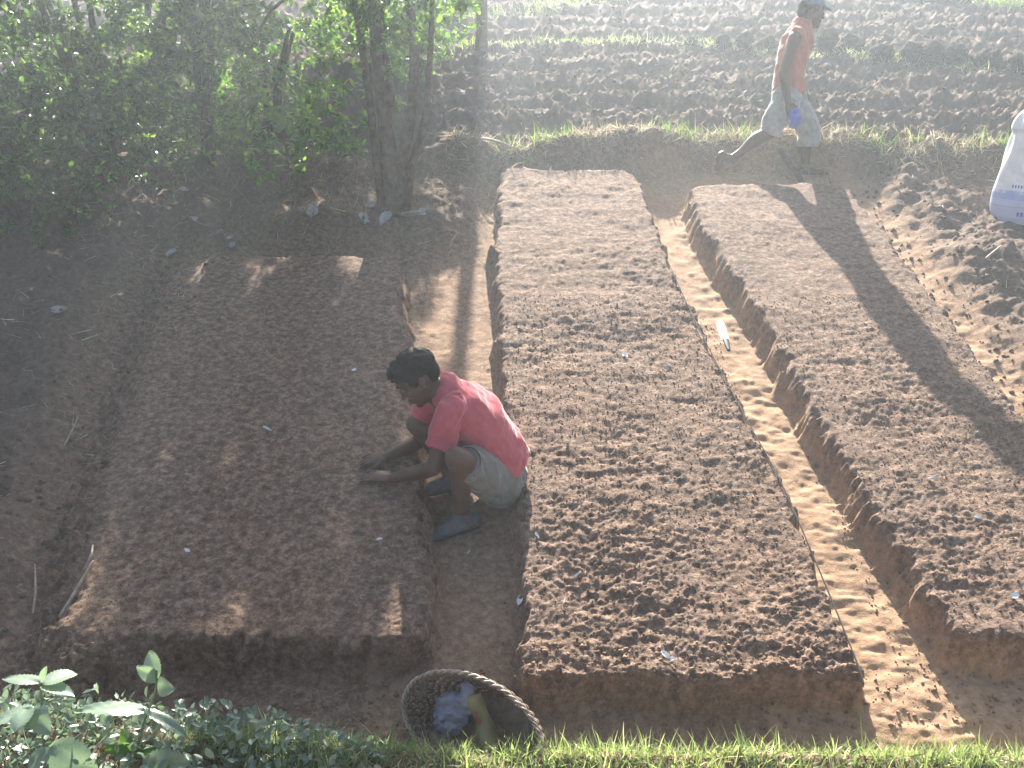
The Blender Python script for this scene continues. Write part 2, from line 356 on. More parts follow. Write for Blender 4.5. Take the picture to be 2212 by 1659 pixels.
def make_terrain():
    ys = np.linspace(1700, 350, 500); vs = [at_plane(1106, y)[1] for y in ys]
    ys2 = np.linspace(347, -30, 165); vs += [at_plane(1106, y)[1] for y in ys2]
    v_far = vs[-1] + np.array([0.15, 0.35, 0.6, 1, 1.5, 2.2, 3, 4, 5.5, 7.5, 10, 12])
    v_near = np.array([-9, -7, -5, -3.5, -2.4, -1.6, -1, -0.5, -0.1, 0.2, 0.45, 0.7, 0.9, 1.08, 1.22, 1.34, 1.44, 1.52, 1.58, 1.63, 1.67])
    vs = np.concatenate([v_near[v_near < vs[0] - 0.005], vs, v_far])
    core = np.linspace(-0.64, 0.64, 640); st = np.cumsum(np.linspace(0.003, 0.09, 34)); xs = np.concatenate([-0.64 - st[::-1], core, 0.64 + st])
    zf = np.maximum(vs * math.cos(R(35)) + CAM_H * math.sin(R(35)), 2.8)
    U = zf[:, None] * xs[None, :]; V = np.repeat(vs[:, None], len(xs), 1)
    W, sds, k = height(U.ravel(), V.ravel(), True)
    U = U.ravel(); V = V.ravel()
    co = np.outer(U, np.array(EU)) + np.outer(V, np.array(EV)) + np.outer(W, np.array(EN))
    nr, nc = len(vs), len(xs); idx = np.arange(nr * nc).reshape(nr, nc)
    F = np.stack([idx[:-1, :-1], idx[:-1, 1:], idx[1:, 1:], idx[1:, :-1]], -1).reshape(-1, 4)
    sub = np.clip(k['furrow'] * np.where(U > 1.0, 1.0, np.where(U > -0.6, 0.55, 0.2)) * (1.0 + 0.5 * vnoise(U * 5, V * 5, 160)), 0, 1)
    til = np.clip(k['field'] + 0.8 * k['rough'], 0, 1)
    owner = np.full(len(F), 3)
    vown = np.full(len(U), 3)
    for i, s in enumerate(sds): vown = np.where(s > -(0.06, 0.035, 0.055)[i], i, vown)
    fo = vown[F]; same = (fo == fo[:, :1]).all(1); owner = np.where(same, fo[:, 0], 3)
    fieldf = (k['field'][F] > 0.5).all(1); owner = np.where((owner == 3) & fieldf, 4, owner)
    spec = [('raised_bed', 'shaded raised bed of fine dark soil, edged by the leafy shrubs, being worked by the crouching man'),
            ('raised_bed', 'sunlit crumbly raised bed in the middle with a string along its edge'),
            ('raised_bed', 'raised bed on the right with ragged side, crossed by the shadow of the walking man'),
            ('ground', 'brown soil ground with bare trodden furrows between the raised beds'),
            ('field', 'rough tilled hillside field above the grassy bank')]
    for i, (nm, lab) in enumerate(spec):
        f = F[owner == i]; used = np.unique(f); remap = np.zeros(len(U), dtype=np.int64); remap[used] = np.arange(len(used))
        me = mesh_np(nm, co[used], remap[f])
        for an, arr in (('subsoil', sub), ('tilled', til)):
            at = me.attributes.new(an, 'FLOAT', 'POINT'); at.data.foreach_set('value', arr[used].astype(np.float32))
        o = link(nm, me, 'soil'); tag(o, lab, kind='structure')
make_terrain()

# ------------------------------------------------------------------ leaves, blades, tubes in bulk
def unit(a): return a / np.maximum(np.linalg.norm(a, axis=1, keepdims=True), 1e-9)
def leaf_cloud(pos, size, rg, up_bias=0.3, droop=0.2, aspect=0.5):
    """pos (n,3): folded six-point leaves with random bearings"""
    n = len(pos)
    d = unit(rg.normal(size=(n, 3)) + np.array([0, 0, -droop])); nrm = unit(rg.normal(size=(n, 3)) + np.array([0, 0, up_bias * 3]))
    s = unit(np.cross(d, nrm)); nn = np.cross(s, d)
    sz = size * rg.uniform(0.6, 1.35, (n, 1))
    a = pos; b = pos + d * sz; w = s * sz * aspect * 0.5; dip = nn * sz * 0.10
    p = [a, a + d * sz * 0.35 - w + dip, a + d * sz * 0.75 - w * 0.75 + dip, b, a + d * sz * 0.75 + w * 0.75 + dip, a + d * sz * 0.35 + w + dip]
    V = np.stack(p, 1).reshape(-1, 3); k = np.arange(n)[:, None] * 6
    F = np.concatenate([k + np.array([[0, 1, 2, 3]]), k + np.array([[0, 3, 4, 5]])], 0)
    return V, F
def blades(base, direc, length, width, bend, rg, segs=3):
    """grass blades: base (n,3), direc (n,3) start direction, bend: sideways sag (n,3)"""
    n = len(base); side = unit(np.cross(direc, rg.normal(size=(n, 3)))); L_ = np.asarray(length).reshape(-1, 1); W_ = np.asarray(width).reshape(-1, 1)
    rows = []
    for i in range(segs + 1):
        t = i / segs; c = base + direc * L_ * t + bend * L_ * t * t; ww = W_ * (1 - t) ** 0.7 * (0.5 if i == segs else 0.5)
        if i == segs: rows.append(c[:, None, :])
        else: rows.append(np.stack([c - side * ww, c + side * ww], 1))
    V = np.concatenate(rows, 1); m = V.shape[1]; k = np.arange(n)[:, None] * m
    q = np.concatenate([k + np.array([[2 * i, 2 * i + 1, 2 * i + 3, 2 * i + 2]]) for i in range(segs - 1)], 0)
    t = k + np.array([[2 * segs - 2, 2 * segs - 1, 2 * segs]])
    return V.reshape(-1, 3), q, t
def mixed_mesh(name, V, Q, T):
    me = bpy.data.meshes.new(name); V = np.ascontiguousarray(V, dtype=np.float32)
    me.vertices.add(len(V)); me.vertices.foreach_set('co', V.ravel())
    li = np.concatenate([Q.ravel(), T.ravel()]).astype(np.int32); me.loops.add(len(li)); me.loops.foreach_set('vertex_index', li)
    st = np.concatenate([np.arange(len(Q)) * 4, len(Q) * 4 + np.arange(len(T)) * 3]).astype(np.int32)
    me.polygons.add(len(st)); me.polygons.foreach_set('loop_start', st); me.update(calc_edges=True)
    return me
def world_np(u, v, w): return np.outer(u, np.array(EU)) + np.outer(v, np.array(EV)) + np.outer(w, np.array(EN))
def grass_patch(name, u, v, lmin, lmax, wid, mat, label, lean=0.35, seed=1, lift=0.0, segs=3, cat=None):
    rg = np.random.default_rng(seed); n = len(u); b = world_np(u, v, H(u, v) + lift)
    d = unit(rg.normal(size=(n, 3)) * lean + np.array([0, 0, 1.0])); bend = rg.normal(size=(n, 3)) * 0.25 + np.array([0, 0, -0.15])
    V, Q, T = blades(b, d, rg.uniform(lmin, lmax, n), wid * rg.uniform(0.6, 1.3, n), bend, rg, segs)
    o = link(name, mixed_mesh(name, V, Q, T), mat, smooth=False); return tag(o, label, cat, kind='stuff')

# ------------------------------------------------------------------ trees and shrubs
def twig_points(rg, centre, rad, n_tw, per, spread):
    """leaf positions strung along twigs that run outward inside an ellipsoid shell"""
    out = []
    for k in range(n_tw):
        d = rg.normal(size=3); d /= np.linalg.norm(d); r = rg.uniform(0.35, 1.0) ** 0.6
        p = np.array(centre) + d * np.array(rad) * r
        dirn = d + rg.normal(size=3) * 0.5 + np.array([0, 0, -0.25]); dirn /= np.linalg.norm(dirn)
        t = rg.uniform(-0.5, 0.5, per); out.append(p + dirn * t[:, None] * spread * 2.2 + rg.normal(size=(per, 3)) * spread * 0.35)
    return np.concatenate(out, 0)
def tree(name, u, v, stems, lobes, leaf_size, mat, label, cat, seed, bark='bark', group=None, aspect=0.5):
    """stems: list of [(du, dv, h, radius)...] from the foot up; lobes: (du, dv, h, ru, rv, rh, twigs, leaves per twig)"""
    rg = np.random.default_rng(seed); base = on_ground(u, v, -0.03)
    t = thing(name, base, label, cat, group)
    for s in stems:
        mb = MB(); pts = []
        for (du, dv, h, r) in s:
            pts.append((base + EU * du + EV * dv + Vector((0, 0, h)), r))
        mb.limb(pts, n=9, sub=4, round_ends=(False, True)); mb.build('trunk' if s[0][3] >= 0.03 else 'branch', bark, t)
    P = []
    for (du, dv, h, ru, rv, rh, tw, per) in lobes:
        c = base + EU * du + EV * dv + Vector((0, 0, h)); P.append(twig_points(rg, c, (ru, rv, rh), int(tw * .8), per, 0.055))
    P = np.concatenate(P, 0); g = P @ np.array(EN); uu = P @ np.array(EU); vv = P @ np.array(EV)
    P = P[g > H(uu, vv) + 0.01]
    V, F = leaf_cloud(P, leaf_size, rg, .55, aspect=aspect)
    o = link('crown', mesh_np('crown', V, F), mat, t, smooth=False)
    return t

# the many-stemmed tree beside the middle bed
tu, tv, _ = from_px(852, 452)
tree('tree', tu, tv,
     [[(0, 0, 0, .085), (-.02, .02, .35, .07), (-.05, .03, .8, .058), (-.08, .05, 1.5, .05), (-.06, .1, 2.6, .04), (.0, .1, 3.9, .02)],
      [(.06, .02, 0, .06), (.08, .02, .4, .045), (.16, .03, .75, .04), (.20, .04, 1.2, .038), (.17, .05, 1.9, .034), (.25, .1, 3.4, .02)],
      [(-.09, -.02, 0, .04), (-.12, -.02, .45, .032), (-.15, -.02, .9, .03), (-.22, .02, 1.6, .026), (-.36, .1, 3.0, .015)],
      [(.10, -.04, .05, .04), (.16, -.05, .40, .032), (.24, -.06, .62, .03), (.30, -.05, .92, .026), (.36, -.02, 1.6, .02), (.44, .05, 2.6, .012)],
      [(.02, .03, .8, .026), (-.05, .02, 1.3, .022), (-.35, 0, 1.62, .018), (-.75, -.05, 1.55, .012), (-1.0, -.05, 1.25, .008)],
      [(-.06, .04, 1.2, .025), (.02, .03, 1.6, .02), (.35, .0, 1.75, .014), (.75, -.05, 1.72, .008)]],
     [(-.1, .1, 3.2, .95, .9, .6, 120, 26), (-.3, .15, 2.5, .6, .6, .4, 60, 24), (-.05, .1, 1.65, .26, .3, .4, 50, 18),
      (.52, .0, 1.66, .22, .2, .20, 24, 12), (-.02, .15, 1.1, .20, .2, .35, 26, 14), (.12, -.05, 1.55, .32, .22, .34, 46, 14), (-.28, -.05, 1.35, .25, .2, .3, 30, 14), (-.50, .1, .70, .45, .35, .35, 40, 16), (-.95, .2, .6, .45, .4, .5, 60, 18)],
     0.062, 'leaf_bright', 'tree with several thin dark stems rising beside the heap of pale dead leaves', 'tree', 21)
# shrub mass on the left
def shrub(px, py, hgt, rad, label, seed, mat='leaf_dark', tw=220, per=30, leaf=0.062, extra=()):
    u, v, _ = from_px(px, py); rg = random.Random(seed)
    stems = []
    for k in range(4):
        a = rg.uniform(-1, 1); b = rg.uniform(-.4, .4)
        stems.append([(a * .1, b * .1, 0, .035), (a * .25 * rad, b * .3, hgt * .4, .028), (a * .55 * rad, b * .5, hgt * .8, .016)])
    lobes = [(0, 0, hgt * .52, rad, rad * .75, hgt * .52, int(tw * .6), per), (0, -.1, hgt * .18, rad * .9, rad * .6, hgt * .22, int(tw * .22), per)]
    for k in range(4):
        lobes.append((rg.uniform(-.75, .75) * rad, rg.uniform(-.5, .4) * rad, hgt * rg.uniform(.2, 1.0), rad * rg.uniform(.35, .6), rad * .45, hgt * rg.uniform(.18, .3), int(tw * .12), per))
    lobes += list(extra)
    return tree('shrub', u, v, stems, lobes, leaf, mat, label, 'shrub', seed, group='leafy shrubs along the shaded side')
shrub(60, 480, 2.6, 1.0, 'tallest dark glossy shrub at the very edge of the picture', 31, tw=300)
shrub(-190, 560, 2.6, 1.1, 'dark shrub mostly cut off by the edge of the picture', 36)
shrub(250, 400, 2.4, .95, 'dark small-leaved shrub second from the edge, dappled with sun glints', 32, tw=300)
shrub(440, 350, 1.9, .75, 'lighter green shrub with sunlit yellowish leaves in the middle of the hedge', 33, 'leaf_mid', 260, 26)
shrub(580, 300, 1.2, .65, 'bright loose shrub nearest the many-stemmed tree', 34, 'leaf_bright', 95, 22)
shrub(330, 220, 1.7, 1.2, 'paler shrub standing farther up the slope behind the dark shrubs', 35, 'leaf_mid', 170, 26, 0.068)
shrub(800, 150, 2.15, 1.1, 'shrub added farther up the slope behind the many-stemmed tree to shade the bed', 37, 'leaf_bright', 420, 28, 0.06, [(-.85, 0, 1.98, .6, .4, .42, 230, 26), (0, 0, 2.02, .7, .4, .42, 240, 26), (.8, 0, 1.98, .55, .4, .42, 230, 26)])  # added shrub: dense lobes shade the bed, brighter leaf colour stands for glare
# slender tree farther up the field
fu, fv, _ = from_px(1040, 112)
tree('tree', fu, fv, [[(0, 0, 0, .085), (.01, 0, .5, .07), (0, .02, 1.2, .065), (-.03, .05, 2.6, .05), (0, .1, 4.4, .02)]],
     [(0, 0, 4.6, 1.0, 1.0, .9, 110, 24), (-.35, -.1, 1.0, .4, .35, .4, 26, 14), (-.3, -.15, .35, .3, .3, .2, 14, 10)], 0.07, 'leaf_bright', 'single slender dark trunk at the end of the grass strip in the tilled field', 'tree', 41)

# ------------------------------------------------------------------ grass, hay, straw
rg = np.random.default_rng(5)
# foreground bank
n = 19000; u = rg.uniform(-1.15, 3.0, n); v = v_bank(u) - rg.uniform(0.0, 1, n) * 0.40 + 0.01
keep = rg.random(n) < np.clip(.65 + 1.6 * vnoise(u * 5, v * 7, 193) + .8 * vnoise(u * 16, v * 16, 194), .38, 1); u = u[keep]; v = v[keep]
grass_patch('grass', u, v, .03, .095, .0065, 'grass_near', 'sunny green grass along the near edge of the plot', .45, 51)
n = 420; u = rg.uniform(-1.2, 3.0, n); v = v_bank(u) - rg.uniform(0, .22, n)
grass_patch('tall_grass', u, v, .07, .14, .009, 'grass_near', 'longer grass blades sticking up from the near bank', .35, 52)
n = 2600; u = rg.uniform(-2.2, 3.0, n); v = v_bank(u) - rg.uniform(0, .34, n)
grass_patch('dry_grass', u, v, .02, .10, .004, 'straw', 'dead stalks mixed into the grass of the near bank', .9, 56)
# grassy bank behind the beds
n = 15000; u = rg.uniform(-.6, 7.0, n); v = v_back(u) + rg.normal(.20, .15, n); keep = rg.random(n) < np.clip(.55 + 1.7 * vnoise(u * 2.6, v * 5, 191) + 1.0 * vnoise(u * 7, v * 9, 192), .3, 1); u = u[keep]; v = v[keep]
grass_patch('hay', u, v, .04, .15, .008, 'hay_pale', 'dry matted hay on the bank behind the beds', 1.6, 53, .0)
u = np.concatenate([rg.normal(.35, .14, 120), rg.normal(-.05, .05, 12), rg.normal(1.55, .13, 90), rg.normal(2.28, .13, 80), rg.normal(1.95, .10, 30), rg.normal(3.3, .2, 40), rg.normal(4.4, .3, 120), rg.uniform(5, 7, 200)]); v = v_back(u) + rg.normal(.30, .07, len(u))
grass_patch('bank_grass', u, v, .05, .22, .009, 'grass', 'fresh green grass tufts on the hay covered bank', .35, 54)
n = 2600; u = rg.uniform(-3.4, -.2, n); v = rg.uniform(5.95, 7.6, n)
grass_patch('dry_grass', u, v, .05, .18, .005, 'hay', 'dry tangled grass under the shrubs behind the shaded bed', 1.2, 55)
# contour strips in the field
def strip(pts, n, spread, seed, lmin, lmax, label, dens=None):
    rg = np.random.default_rng(seed); q = [at_plane(*p) for p in pts]; us = np.array([a[0] for a in q]); vv = np.array([a[1] for a in q])
    u = rg.uniform(us.min(), us.max(), n); v = np.interp(u, us, vv) + rg.normal(0, spread, n)
    keep = rg.random(n) < (0.35 + 1.3 * (vnoise(u * 1.7, u * 0 + seed, 99) + .35)); 
    grass_patch('grass', u[keep], v[keep], lmin, lmax, .010, 'grass_near', label, .6, seed)
strip([(700, 118), (980, 114), (1250, 101), (1540, 110), (1840, 140), (2212, 168), (2600, 200)], 5200, .09, 61, .03, .12, 'sunlit grass strip along the contour below the row of tussocks')
strip([(1000, 45), (1170, 28), (1400, -4), (1700, -25)], 2200, .14, 62, .06, .2, 'upper grass strip fading out at the top of the picture')
strip([(1900, -20), (2060, 2), (2212, 22), (2500, 60)], 5200, .30, 63, .12, .4, 'bright green grass patch in the top corner of the field')
# loose straw on the soil: far too many to count
def straw(name, n, urange, vrange, lmin, lmax, seed, label, wid=.0022):
    rg = np.random.default_rng(seed); u = rg.uniform(*urange, n); v = rg.uniform(*vrange, n)
    b = world_np(u, v, H(u, v) + .006); a = rg.uniform(0, 2 * np.pi, n)
    d = unit(world_np(np.cos(a), np.sin(a), rg.uniform(-.05, .35, n)))
    V, Q, T = blades(b, d, rg.uniform(lmin, lmax, n), wid * rg.uniform(.6, 1.5, n), rg.normal(size=(n, 3)) * .12, rg, 2)
    tag(link(name, mixed_mesh(name, V, Q, T), 'straw', smooth=False), label, None, kind='stuff')
straw('straw', 420, (-2.2, 2.9), (2.2, 7.4), .015, .05, 71, 'scattered pale straw bits on the raised beds')
straw('straw', 420, (-3.2, -2.0), (2.2, 6.2), .03, .14, 72, 'dry stalks lying on the rough soil beside the shaded bed', .003)
straw('straw', 600, (2.8, 4.8), (3.8, 7.4), .03, .13, 73, 'dry stalks lying on the rough soil around the sack', .003)
straw('straw', 900, (-1, 7), (8, 11), .03, .12, 74, 'dry stubble scattered over the tilled field', .004)
# soil crumbs
def crumbs(name, n, urange, vrange, smin, smax, seed, label, til=0.0, sub=0.0):
    rg = np.random.default_rng(seed); u = rg.uniform(*urange, n); v = rg.uniform(*vrange, n)
    s = smin + (smax - smin) * rg.random(n) ** 2.5; c = world_np(u, v, H(u, v) + s * .1)
    iv = np.array([(1, 0, 0), (-1, 0, 0), (0, 1, 0), (0, -1, 0), (0, 0, 1), (0, 0, -1)]); it = np.array([(0, 2, 4), (2, 1, 4), (1, 3, 4), (3, 0, 4), (2, 0, 5), (1, 2, 5), (3, 1, 5), (0, 3, 5)])
    q = np.linalg.qr(rg.normal(size=(n, 3, 3)))[0]
    V = c[:, None, :] + np.einsum('kj,nij->nki', iv, q) * s[:, None, None] * rg.uniform(.5, 1.35, (n, 6, 1)); F = np.arange(n)[:, None, None] * 6 + it[None]
    me = mesh_np(name, V.reshape(-1, 3), F.reshape(-1, 3))
    at = me.attributes.new('tilled', 'FLOAT', 'POINT'); at.data.foreach_set('value', np.full(n * 6, til, dtype=np.float32))
    at = me.attributes.new('subsoil', 'FLOAT', 'POINT'); at.data.foreach_set('value', np.full(n * 6, sub, dtype=np.float32))
    tag(link(name, me, 'soil', smooth=False), label, None, kind='stuff')
crumbs('soil_crumbs', 8000, (-.04, 1.36), (2.12, 5.2), .002, .008, 81, 'loose soil crumbs on the sunlit middle bed')
crumbs('soil_crumbs', 5000, (1.6, 2.85), (2.3, 5.2), .002, .008, 82, 'loose soil crumbs on the bed crossed by the shadow')
crumbs('soil_crumbs', 3000, (-2.0, -.45), (2.3, 4.8), .002, .006, 83, 'fine soil crumbs on the shaded bed')
crumbs('soil_crumbs', 1100, (-3.2, -2.1), (2.2, 6.0), .004, .022, 84, 'clods on the rough soil beside the shaded bed', .8)
crumbs('soil_crumbs', 1400, (2.85, 4.8), (3.8, 7.6), .005, .026, 85, 'clods on the rough soil around the sack', .8)
crumbs('soil_crumbs', 2600, (-1, 7.5), (8, 14), .010, .045, 86, 'clods on the tilled field', 1.0)
crumbs('soil_crumbs', 1500, (-2.0, 2.8), (2.06, 2.34), .003, .014, 87, 'crumbs fallen from the bed ends into the trench', sub=.5)
crumbs('soil_crumbs', 260, (-.5, 1.9), (2.2, 6.0), .002, .007, 88, 'crumbs scattered along the furrows', sub=1.0)
# ------------------------------------------------------------------ people
def head_shapes(mb, c, fwd, up, s=1.0, beard=False):
    """skull, jaw, nose, brow, lips, ears around the head centre c (level with the ears)"""
    f = fwd.normalized(); upv = (up - f * up.dot(f)).normalized(); r = f.cross(upv)
    P = lambda a, b, k: c + f * (a * s) + r * (b * s) + upv * (k * s)
    E_ = lambda a, b, k, x, y, z: mb.ell(P(a, b, k), f * (x * s), r * (y * s), upv * (z * s))
    E_(-.008, 0, .042, .098, .076, .082)            # cranium
    E_(.030, 0, -.005, .066, .062, .085)            # face
    E_(.038, 0, -.066, .046, .046, .040)            # jaw
    E_(.066, 0, -.092, .020, .024, .018)            # chin
    E_(.085, 0, .040, .018, .046, .014)             # brow
    E_(.098, 0, -.004, .012, .010, .026); E_(.108, 0, -.022, .013, .015, .011)   # nose bridge, tip
    E_(.092, 0, -.050, .011, .023, .007); E_(.089, 0, -.064, .011, .020, .008)   # lips
    for b in (-1, 1):
        E_(.062, b * .040, -.016, .026, .018, .020)  # cheekbone
        E_(-.012, b * .076, .000, .016, .008, .030)  # ear
    return P, f, r, upv
def hand_shapes(mb, wrist, knuck, tips, across, thick, curl, s=1.0, thumb_side=1, spread=1.0):
    """palm, four unequal bent fingers towards tips, thumb from the side of the palm"""
    d = (knuck - wrist).normalized(); ac = (across - d * across.dot(d)).normalized(); nn = thick.normalized()
    mb.limb([(wrist, .026 * s, .019 * s), (wrist.lerp(knuck, .45), .037 * s, .017 * s), (knuck, .040 * s, .014 * s)], side=ac, n=14)
    td = tips - knuck; Lf = td.length
    for k, (off, ln, rr) in enumerate(((.032, .90, .0083), (.011, 1.0, .0088), (-.010, .95, .0085), (-.030, .74, .0074))):
        b = knuck + ac * (off * s * thumb_side); e = b + td * ln + ac * (off * .45 * thumb_side * spread)
        m1 = b.lerp(e, .42) + nn * (curl * Lf * .30); m2 = b.lerp(e, .74) + nn * (curl * Lf * .24)
        mb.limb([(b - d * .02 * s, rr * 1.12 * s), (m1, rr * 1.05 * s), (m2, rr * .96 * s), (e, rr * .82 * s)], side=ac, n=10, sub=3)
    tb = wrist.lerp(knuck, .30) + ac * (.030 * s * thumb_side)
    t1 = wrist.lerp(knuck, .70) + ac * (.054 * s * thumb_side) - nn * .012 * s; t2 = knuck + td * .30 + ac * (.050 * s * thumb_side) - nn * .020 * s
    mb.limb([(tb, .015 * s), (t1, .0105 * s), (t2, .0085 * s)], side=ac, n=10, sub=3)
def foot_shapes(mb, ankle, heel, toe, s=1.0, extra=0.0):
    d = (toe - heel); ln = d.length; d = d.normalized(); upv = Vector((0, 0, 1)); sd = d.cross(upv).normalized()
    mb.limb([(heel + upv * (.032 * s), .034 * s + extra, .034 * s + extra), (heel.lerp(toe, .35) + upv * .036 * s, .034 * s + extra, .036 * s + extra), (heel.lerp(toe, .70) + upv * .026 * s, .044 * s + extra, .024 * s + extra), (heel.lerp(toe, .97) + upv * .018 * s, .034 * s + extra, .015 * s + extra)], side=sd, n=14)
    mb.limb([(ankle, .042 * s + extra), (heel.lerp(toe, .22) + upv * .045 * s, .040 * s + extra)], side=sd)
    return d, sd

def crouching_man():
    fu, fv, fw = from_px(985, 1146); y0 = G(fu, fv, fw).y; gz = G(fu, fv, fw).z
    J = lambda px, py, dy: at_y(px, py, y0 + dy)
    Y = Vector((0, 1, 0)); X = Vector((1, 0, 0)); Z = Vector((0, 0, 1))
    pel = J(1070, 1022, .22); mid = J(1046, 945, .21); chest = J(1004, 893, .20); nb = J(950, 845, .20)
    hipL = J(1074, 1046, .12); hipR = J(1062, 1000, .32)
    kneL = J(986, 990, -.13); ankL = J(996, 1104, .01); kneR = J(902, 918, .34); ankR = J(985, 1042, .28)
    shL = J(972, 884, .03); shR = J(940, 826, .36); elL = J(936, 1012, -.04); wrL = J(846, 1034, .10); elR = J(905, 955, .40); wrR = J(838, 985, .27)
    knL = J(812, 1028, .14); tipL = J(766, 1043, .17); knR = J(806, 990, .27); tipR = J(766, 1016, .27)
    root = thing('person', G(fu, fv, fw), 'crouching man in a red shirt and khaki shorts working the soil by hand', 'person')
    print('thighL', (hipL - kneL).length, 'shinL', (kneL - ankL).length, 'thighR', (hipR - kneR).length, 'shinR', (kneR - ankR).length, 'uaL', (shL - elL).length, 'faL', (elL - wrL).length, 'uaR', (shR - elR).length, 'faR', (elR - wrR).length, 'spine', (pel - nb).length, 'sh', (shL - shR).length)
    b = MB()
    b.limb([(pel, .155, .125), (mid, .145, .10), (chest, .165, .11), (nb, .085, .075)], side=Y, n=20)
    b.limb([(shL, .042), (nb.lerp(chest, .3), .055), (shR, .042)], side=Z)
    ears = J(906, 822, .17)
    fwd = Vector((-.80, -.16, -.56)); up = Vector((-.53, -.02, .83))
    b.limb([(nb, .058), (nb.lerp(ears, .5) , .052), (ears - up * .03, .050)], side=Y)
    P, f, r, u_ = head_shapes(b, ears, fwd, up, 1.04)
    for sh, el, wr in ((shL, elL, wrL), (shR, elR, wrR)):
        b.limb([(sh, .044), (sh.lerp(el, .45), .044), (el, .037), ], side=Y)
        b.limb([(el, .037), (el.lerp(wr, .3), .039), (wr, .0255)], side=Y)
    hand_shapes(b, wrL, knL, tipL, Vector((.15, 1, .25)), Z, .35, 1.0, 1)
    hand_shapes(b, wrR, knR, tipR, Vector((.15, 1, .25)), Z, .45, 1.0, -1)
    for hp, kn, an in ((hipL, kneL, ankL), (hipR, kneR, ankR)):
        b.limb([(hp, .095), (hp.lerp(kn, .5), .078), (kn, .056)], side=Z)
        b.ell(kn + (kn - hp).normalized() * .012, X * .05, Y * .05, Z * .052)
        calf = kn.lerp(an, .38) + X * .02
        b.limb([(kn, .053), (calf, .056), (kn.lerp(an, .75), .038), (an, .036)], side=Y)
    # feet on the furrow floor
    tL = from_px(950, 1150); hL = from_px(1014, 1132); tR = from_px(950, 1038); hR = (tR[0] + .20, tR[1] + .06, tR[2])
    feet = []
    for an, t3, h3 in ((ankL, tL, hL), (ankR, tR, hR)):
        tp = G(t3[0], t3[1], Hs(t3[0], t3[1])); hp = G(h3[0], h3[1], Hs(h3[0], h3[1])); dd = (tp - hp); dd = dd * (.235 / dd.length)
        hp = an + Vector((.02, .0, 0)) - dd * .18; hp.z = G(h3[0], h3[1], Hs(h3[0], h3[1])).z; tp = hp + dd
        foot_shapes(b, an, hp, tp); feet.append((an, hp, tp))
    link('body', b.fuse('body', .0062, 3), 'skin', root)
    # shoes
    for an, hp, tp in feet:
        sb = MB(); foot_shapes(sb, an - Vector((0, 0, .03)), hp, tp, 1.04, .007); me = sb.fuse('shoe', .006, 2)
        sh = link('shoe', me, 'shoe', root)
        so = MB(); d = (tp - hp).normalized(); sd = d.cross(Vector((0, 0, 1))).normalized()
        so.limb([(hp - d * .01 + Z * .008, .040, .012), (hp.lerp(tp, .4) + Z * .008, .038, .012), (hp.lerp(tp, .75) + Z * .008, .052, .012), (tp + Z * .008, .040, .012)], side=sd)
        so.build('sole', 'black_grip', sh)
    # hair: a shell over skull, thick at front and crown
    h = MB()
    h.ell(P(-.020, 0, .066), f * .112, r * .088, u_ * .082); h.ell(P(.052, 0, .102), f * .058, r * .064, u_ * .034); h.ell(P(-.07, 0, .02), f * .048, r * .070, u_ * .065)
    for bb in (-1, 1): h.ell(P(.012, bb * .072, .035), f * .030, r * .012, u_ * .036)
    rr = random.Random(3)
    for k in range(70):
        a = rr.uniform(0, 6.28); z = rr.uniform(-.05, 1); q = math.sqrt(max(0, 1 - z * z)); d = f * (math.cos(a) * q) + r * (math.sin(a) * q) + u_ * z
        p0 = P(-.018, 0, .066) + f * (f.dot(d) * .108) + r * (r.dot(d) * .084) + u_ * (u_.dot(d) * .080)
        h.limb([(p0 - d * .008, .018), (p0 + (d * .5 + f * .8 + u_ * .1).normalized() * .016, .010)], n=7, sub=2)
    hm = h.fuse('hair', .0055, 2); hair = link('hair', hm, 'hair', root)
    rg2 = np.random.default_rng(77); hc = get_co(hm); hn = get_no(hm); pick = rg2.choice(len(hc), 2600); fl = np.array(f) * .9 - np.array(u_) * .15
    dr = unit(hn[pick] * .55 + fl + rg2.normal(size=(2600, 3)) * .35); V_, Q_, T_ = blades(hc[pick] - hn[pick] * .003, dr, rg2.uniform(.010, .026, 2600), np.full(2600, .0026), -hn[pick] * .35, rg2, 2)
    link('hair_strands', mixed_mesh('hair_strands', V_, Q_, T_), 'hair', hair, False)
    # eyes and brows (looking down at the hands)
    for bb in (-1, 1):
        e = MB(); e.ell(P(.083, bb * .031, .012), f * .010, r * .013, u_ * .005); e.build('eye', 'eye', root)
        e = MB(); e.limb([(P(.096, bb * .012, .040), .005), (P(.096, bb * .032, .045), .005), (P(.078, bb * .055, .038), .003)], n=8); e.build('eyebrow', 'hair', root)
    # shirt
    s = MB()
    hem = J(1090, 1000, .22)
    s.limb([(hem, .185, .135), (J(1070, 962, .21), .175, .125), (J(1042, 920, .205), .178, .125), (J(1006, 884, .20), .185, .122), (J(966, 848, .20), .115, .085)], side=Y, n=24, round_ends=(False, True))
    for sh, el in ((shL, elL), (shR, elR)):
        s.limb([(sh.lerp(chest, .25), .07), (sh, .068), (sh.lerp(el, .50), .066), (sh.lerp(el, .63), .070)], side=Y, n=18, round_ends=(True, False))
    s.limb([(J(966, 848, .20), .085, .075), (nb.lerp(ears, .22), .068, .062)], side=Y, round_ends=(True, False))
    me = s.fuse('shirt', .006, 4)
    def folds(c):
        a = c[:, 0] * .8 + c[:, 2] * .6; q = c[:, 0] * .6 - c[:, 2] * .8
        return .009 + .020 * fbm(a * 6, q * 20 + c[:, 1] * 8, 3, 200) + .010 * fbm(a * 16 + c[:, 1] * 12, q * 7, 3, 205)
    wrinkle(me, folds); link('shirt', me, 'red_cloth', root)
    # shorts
    s = MB()
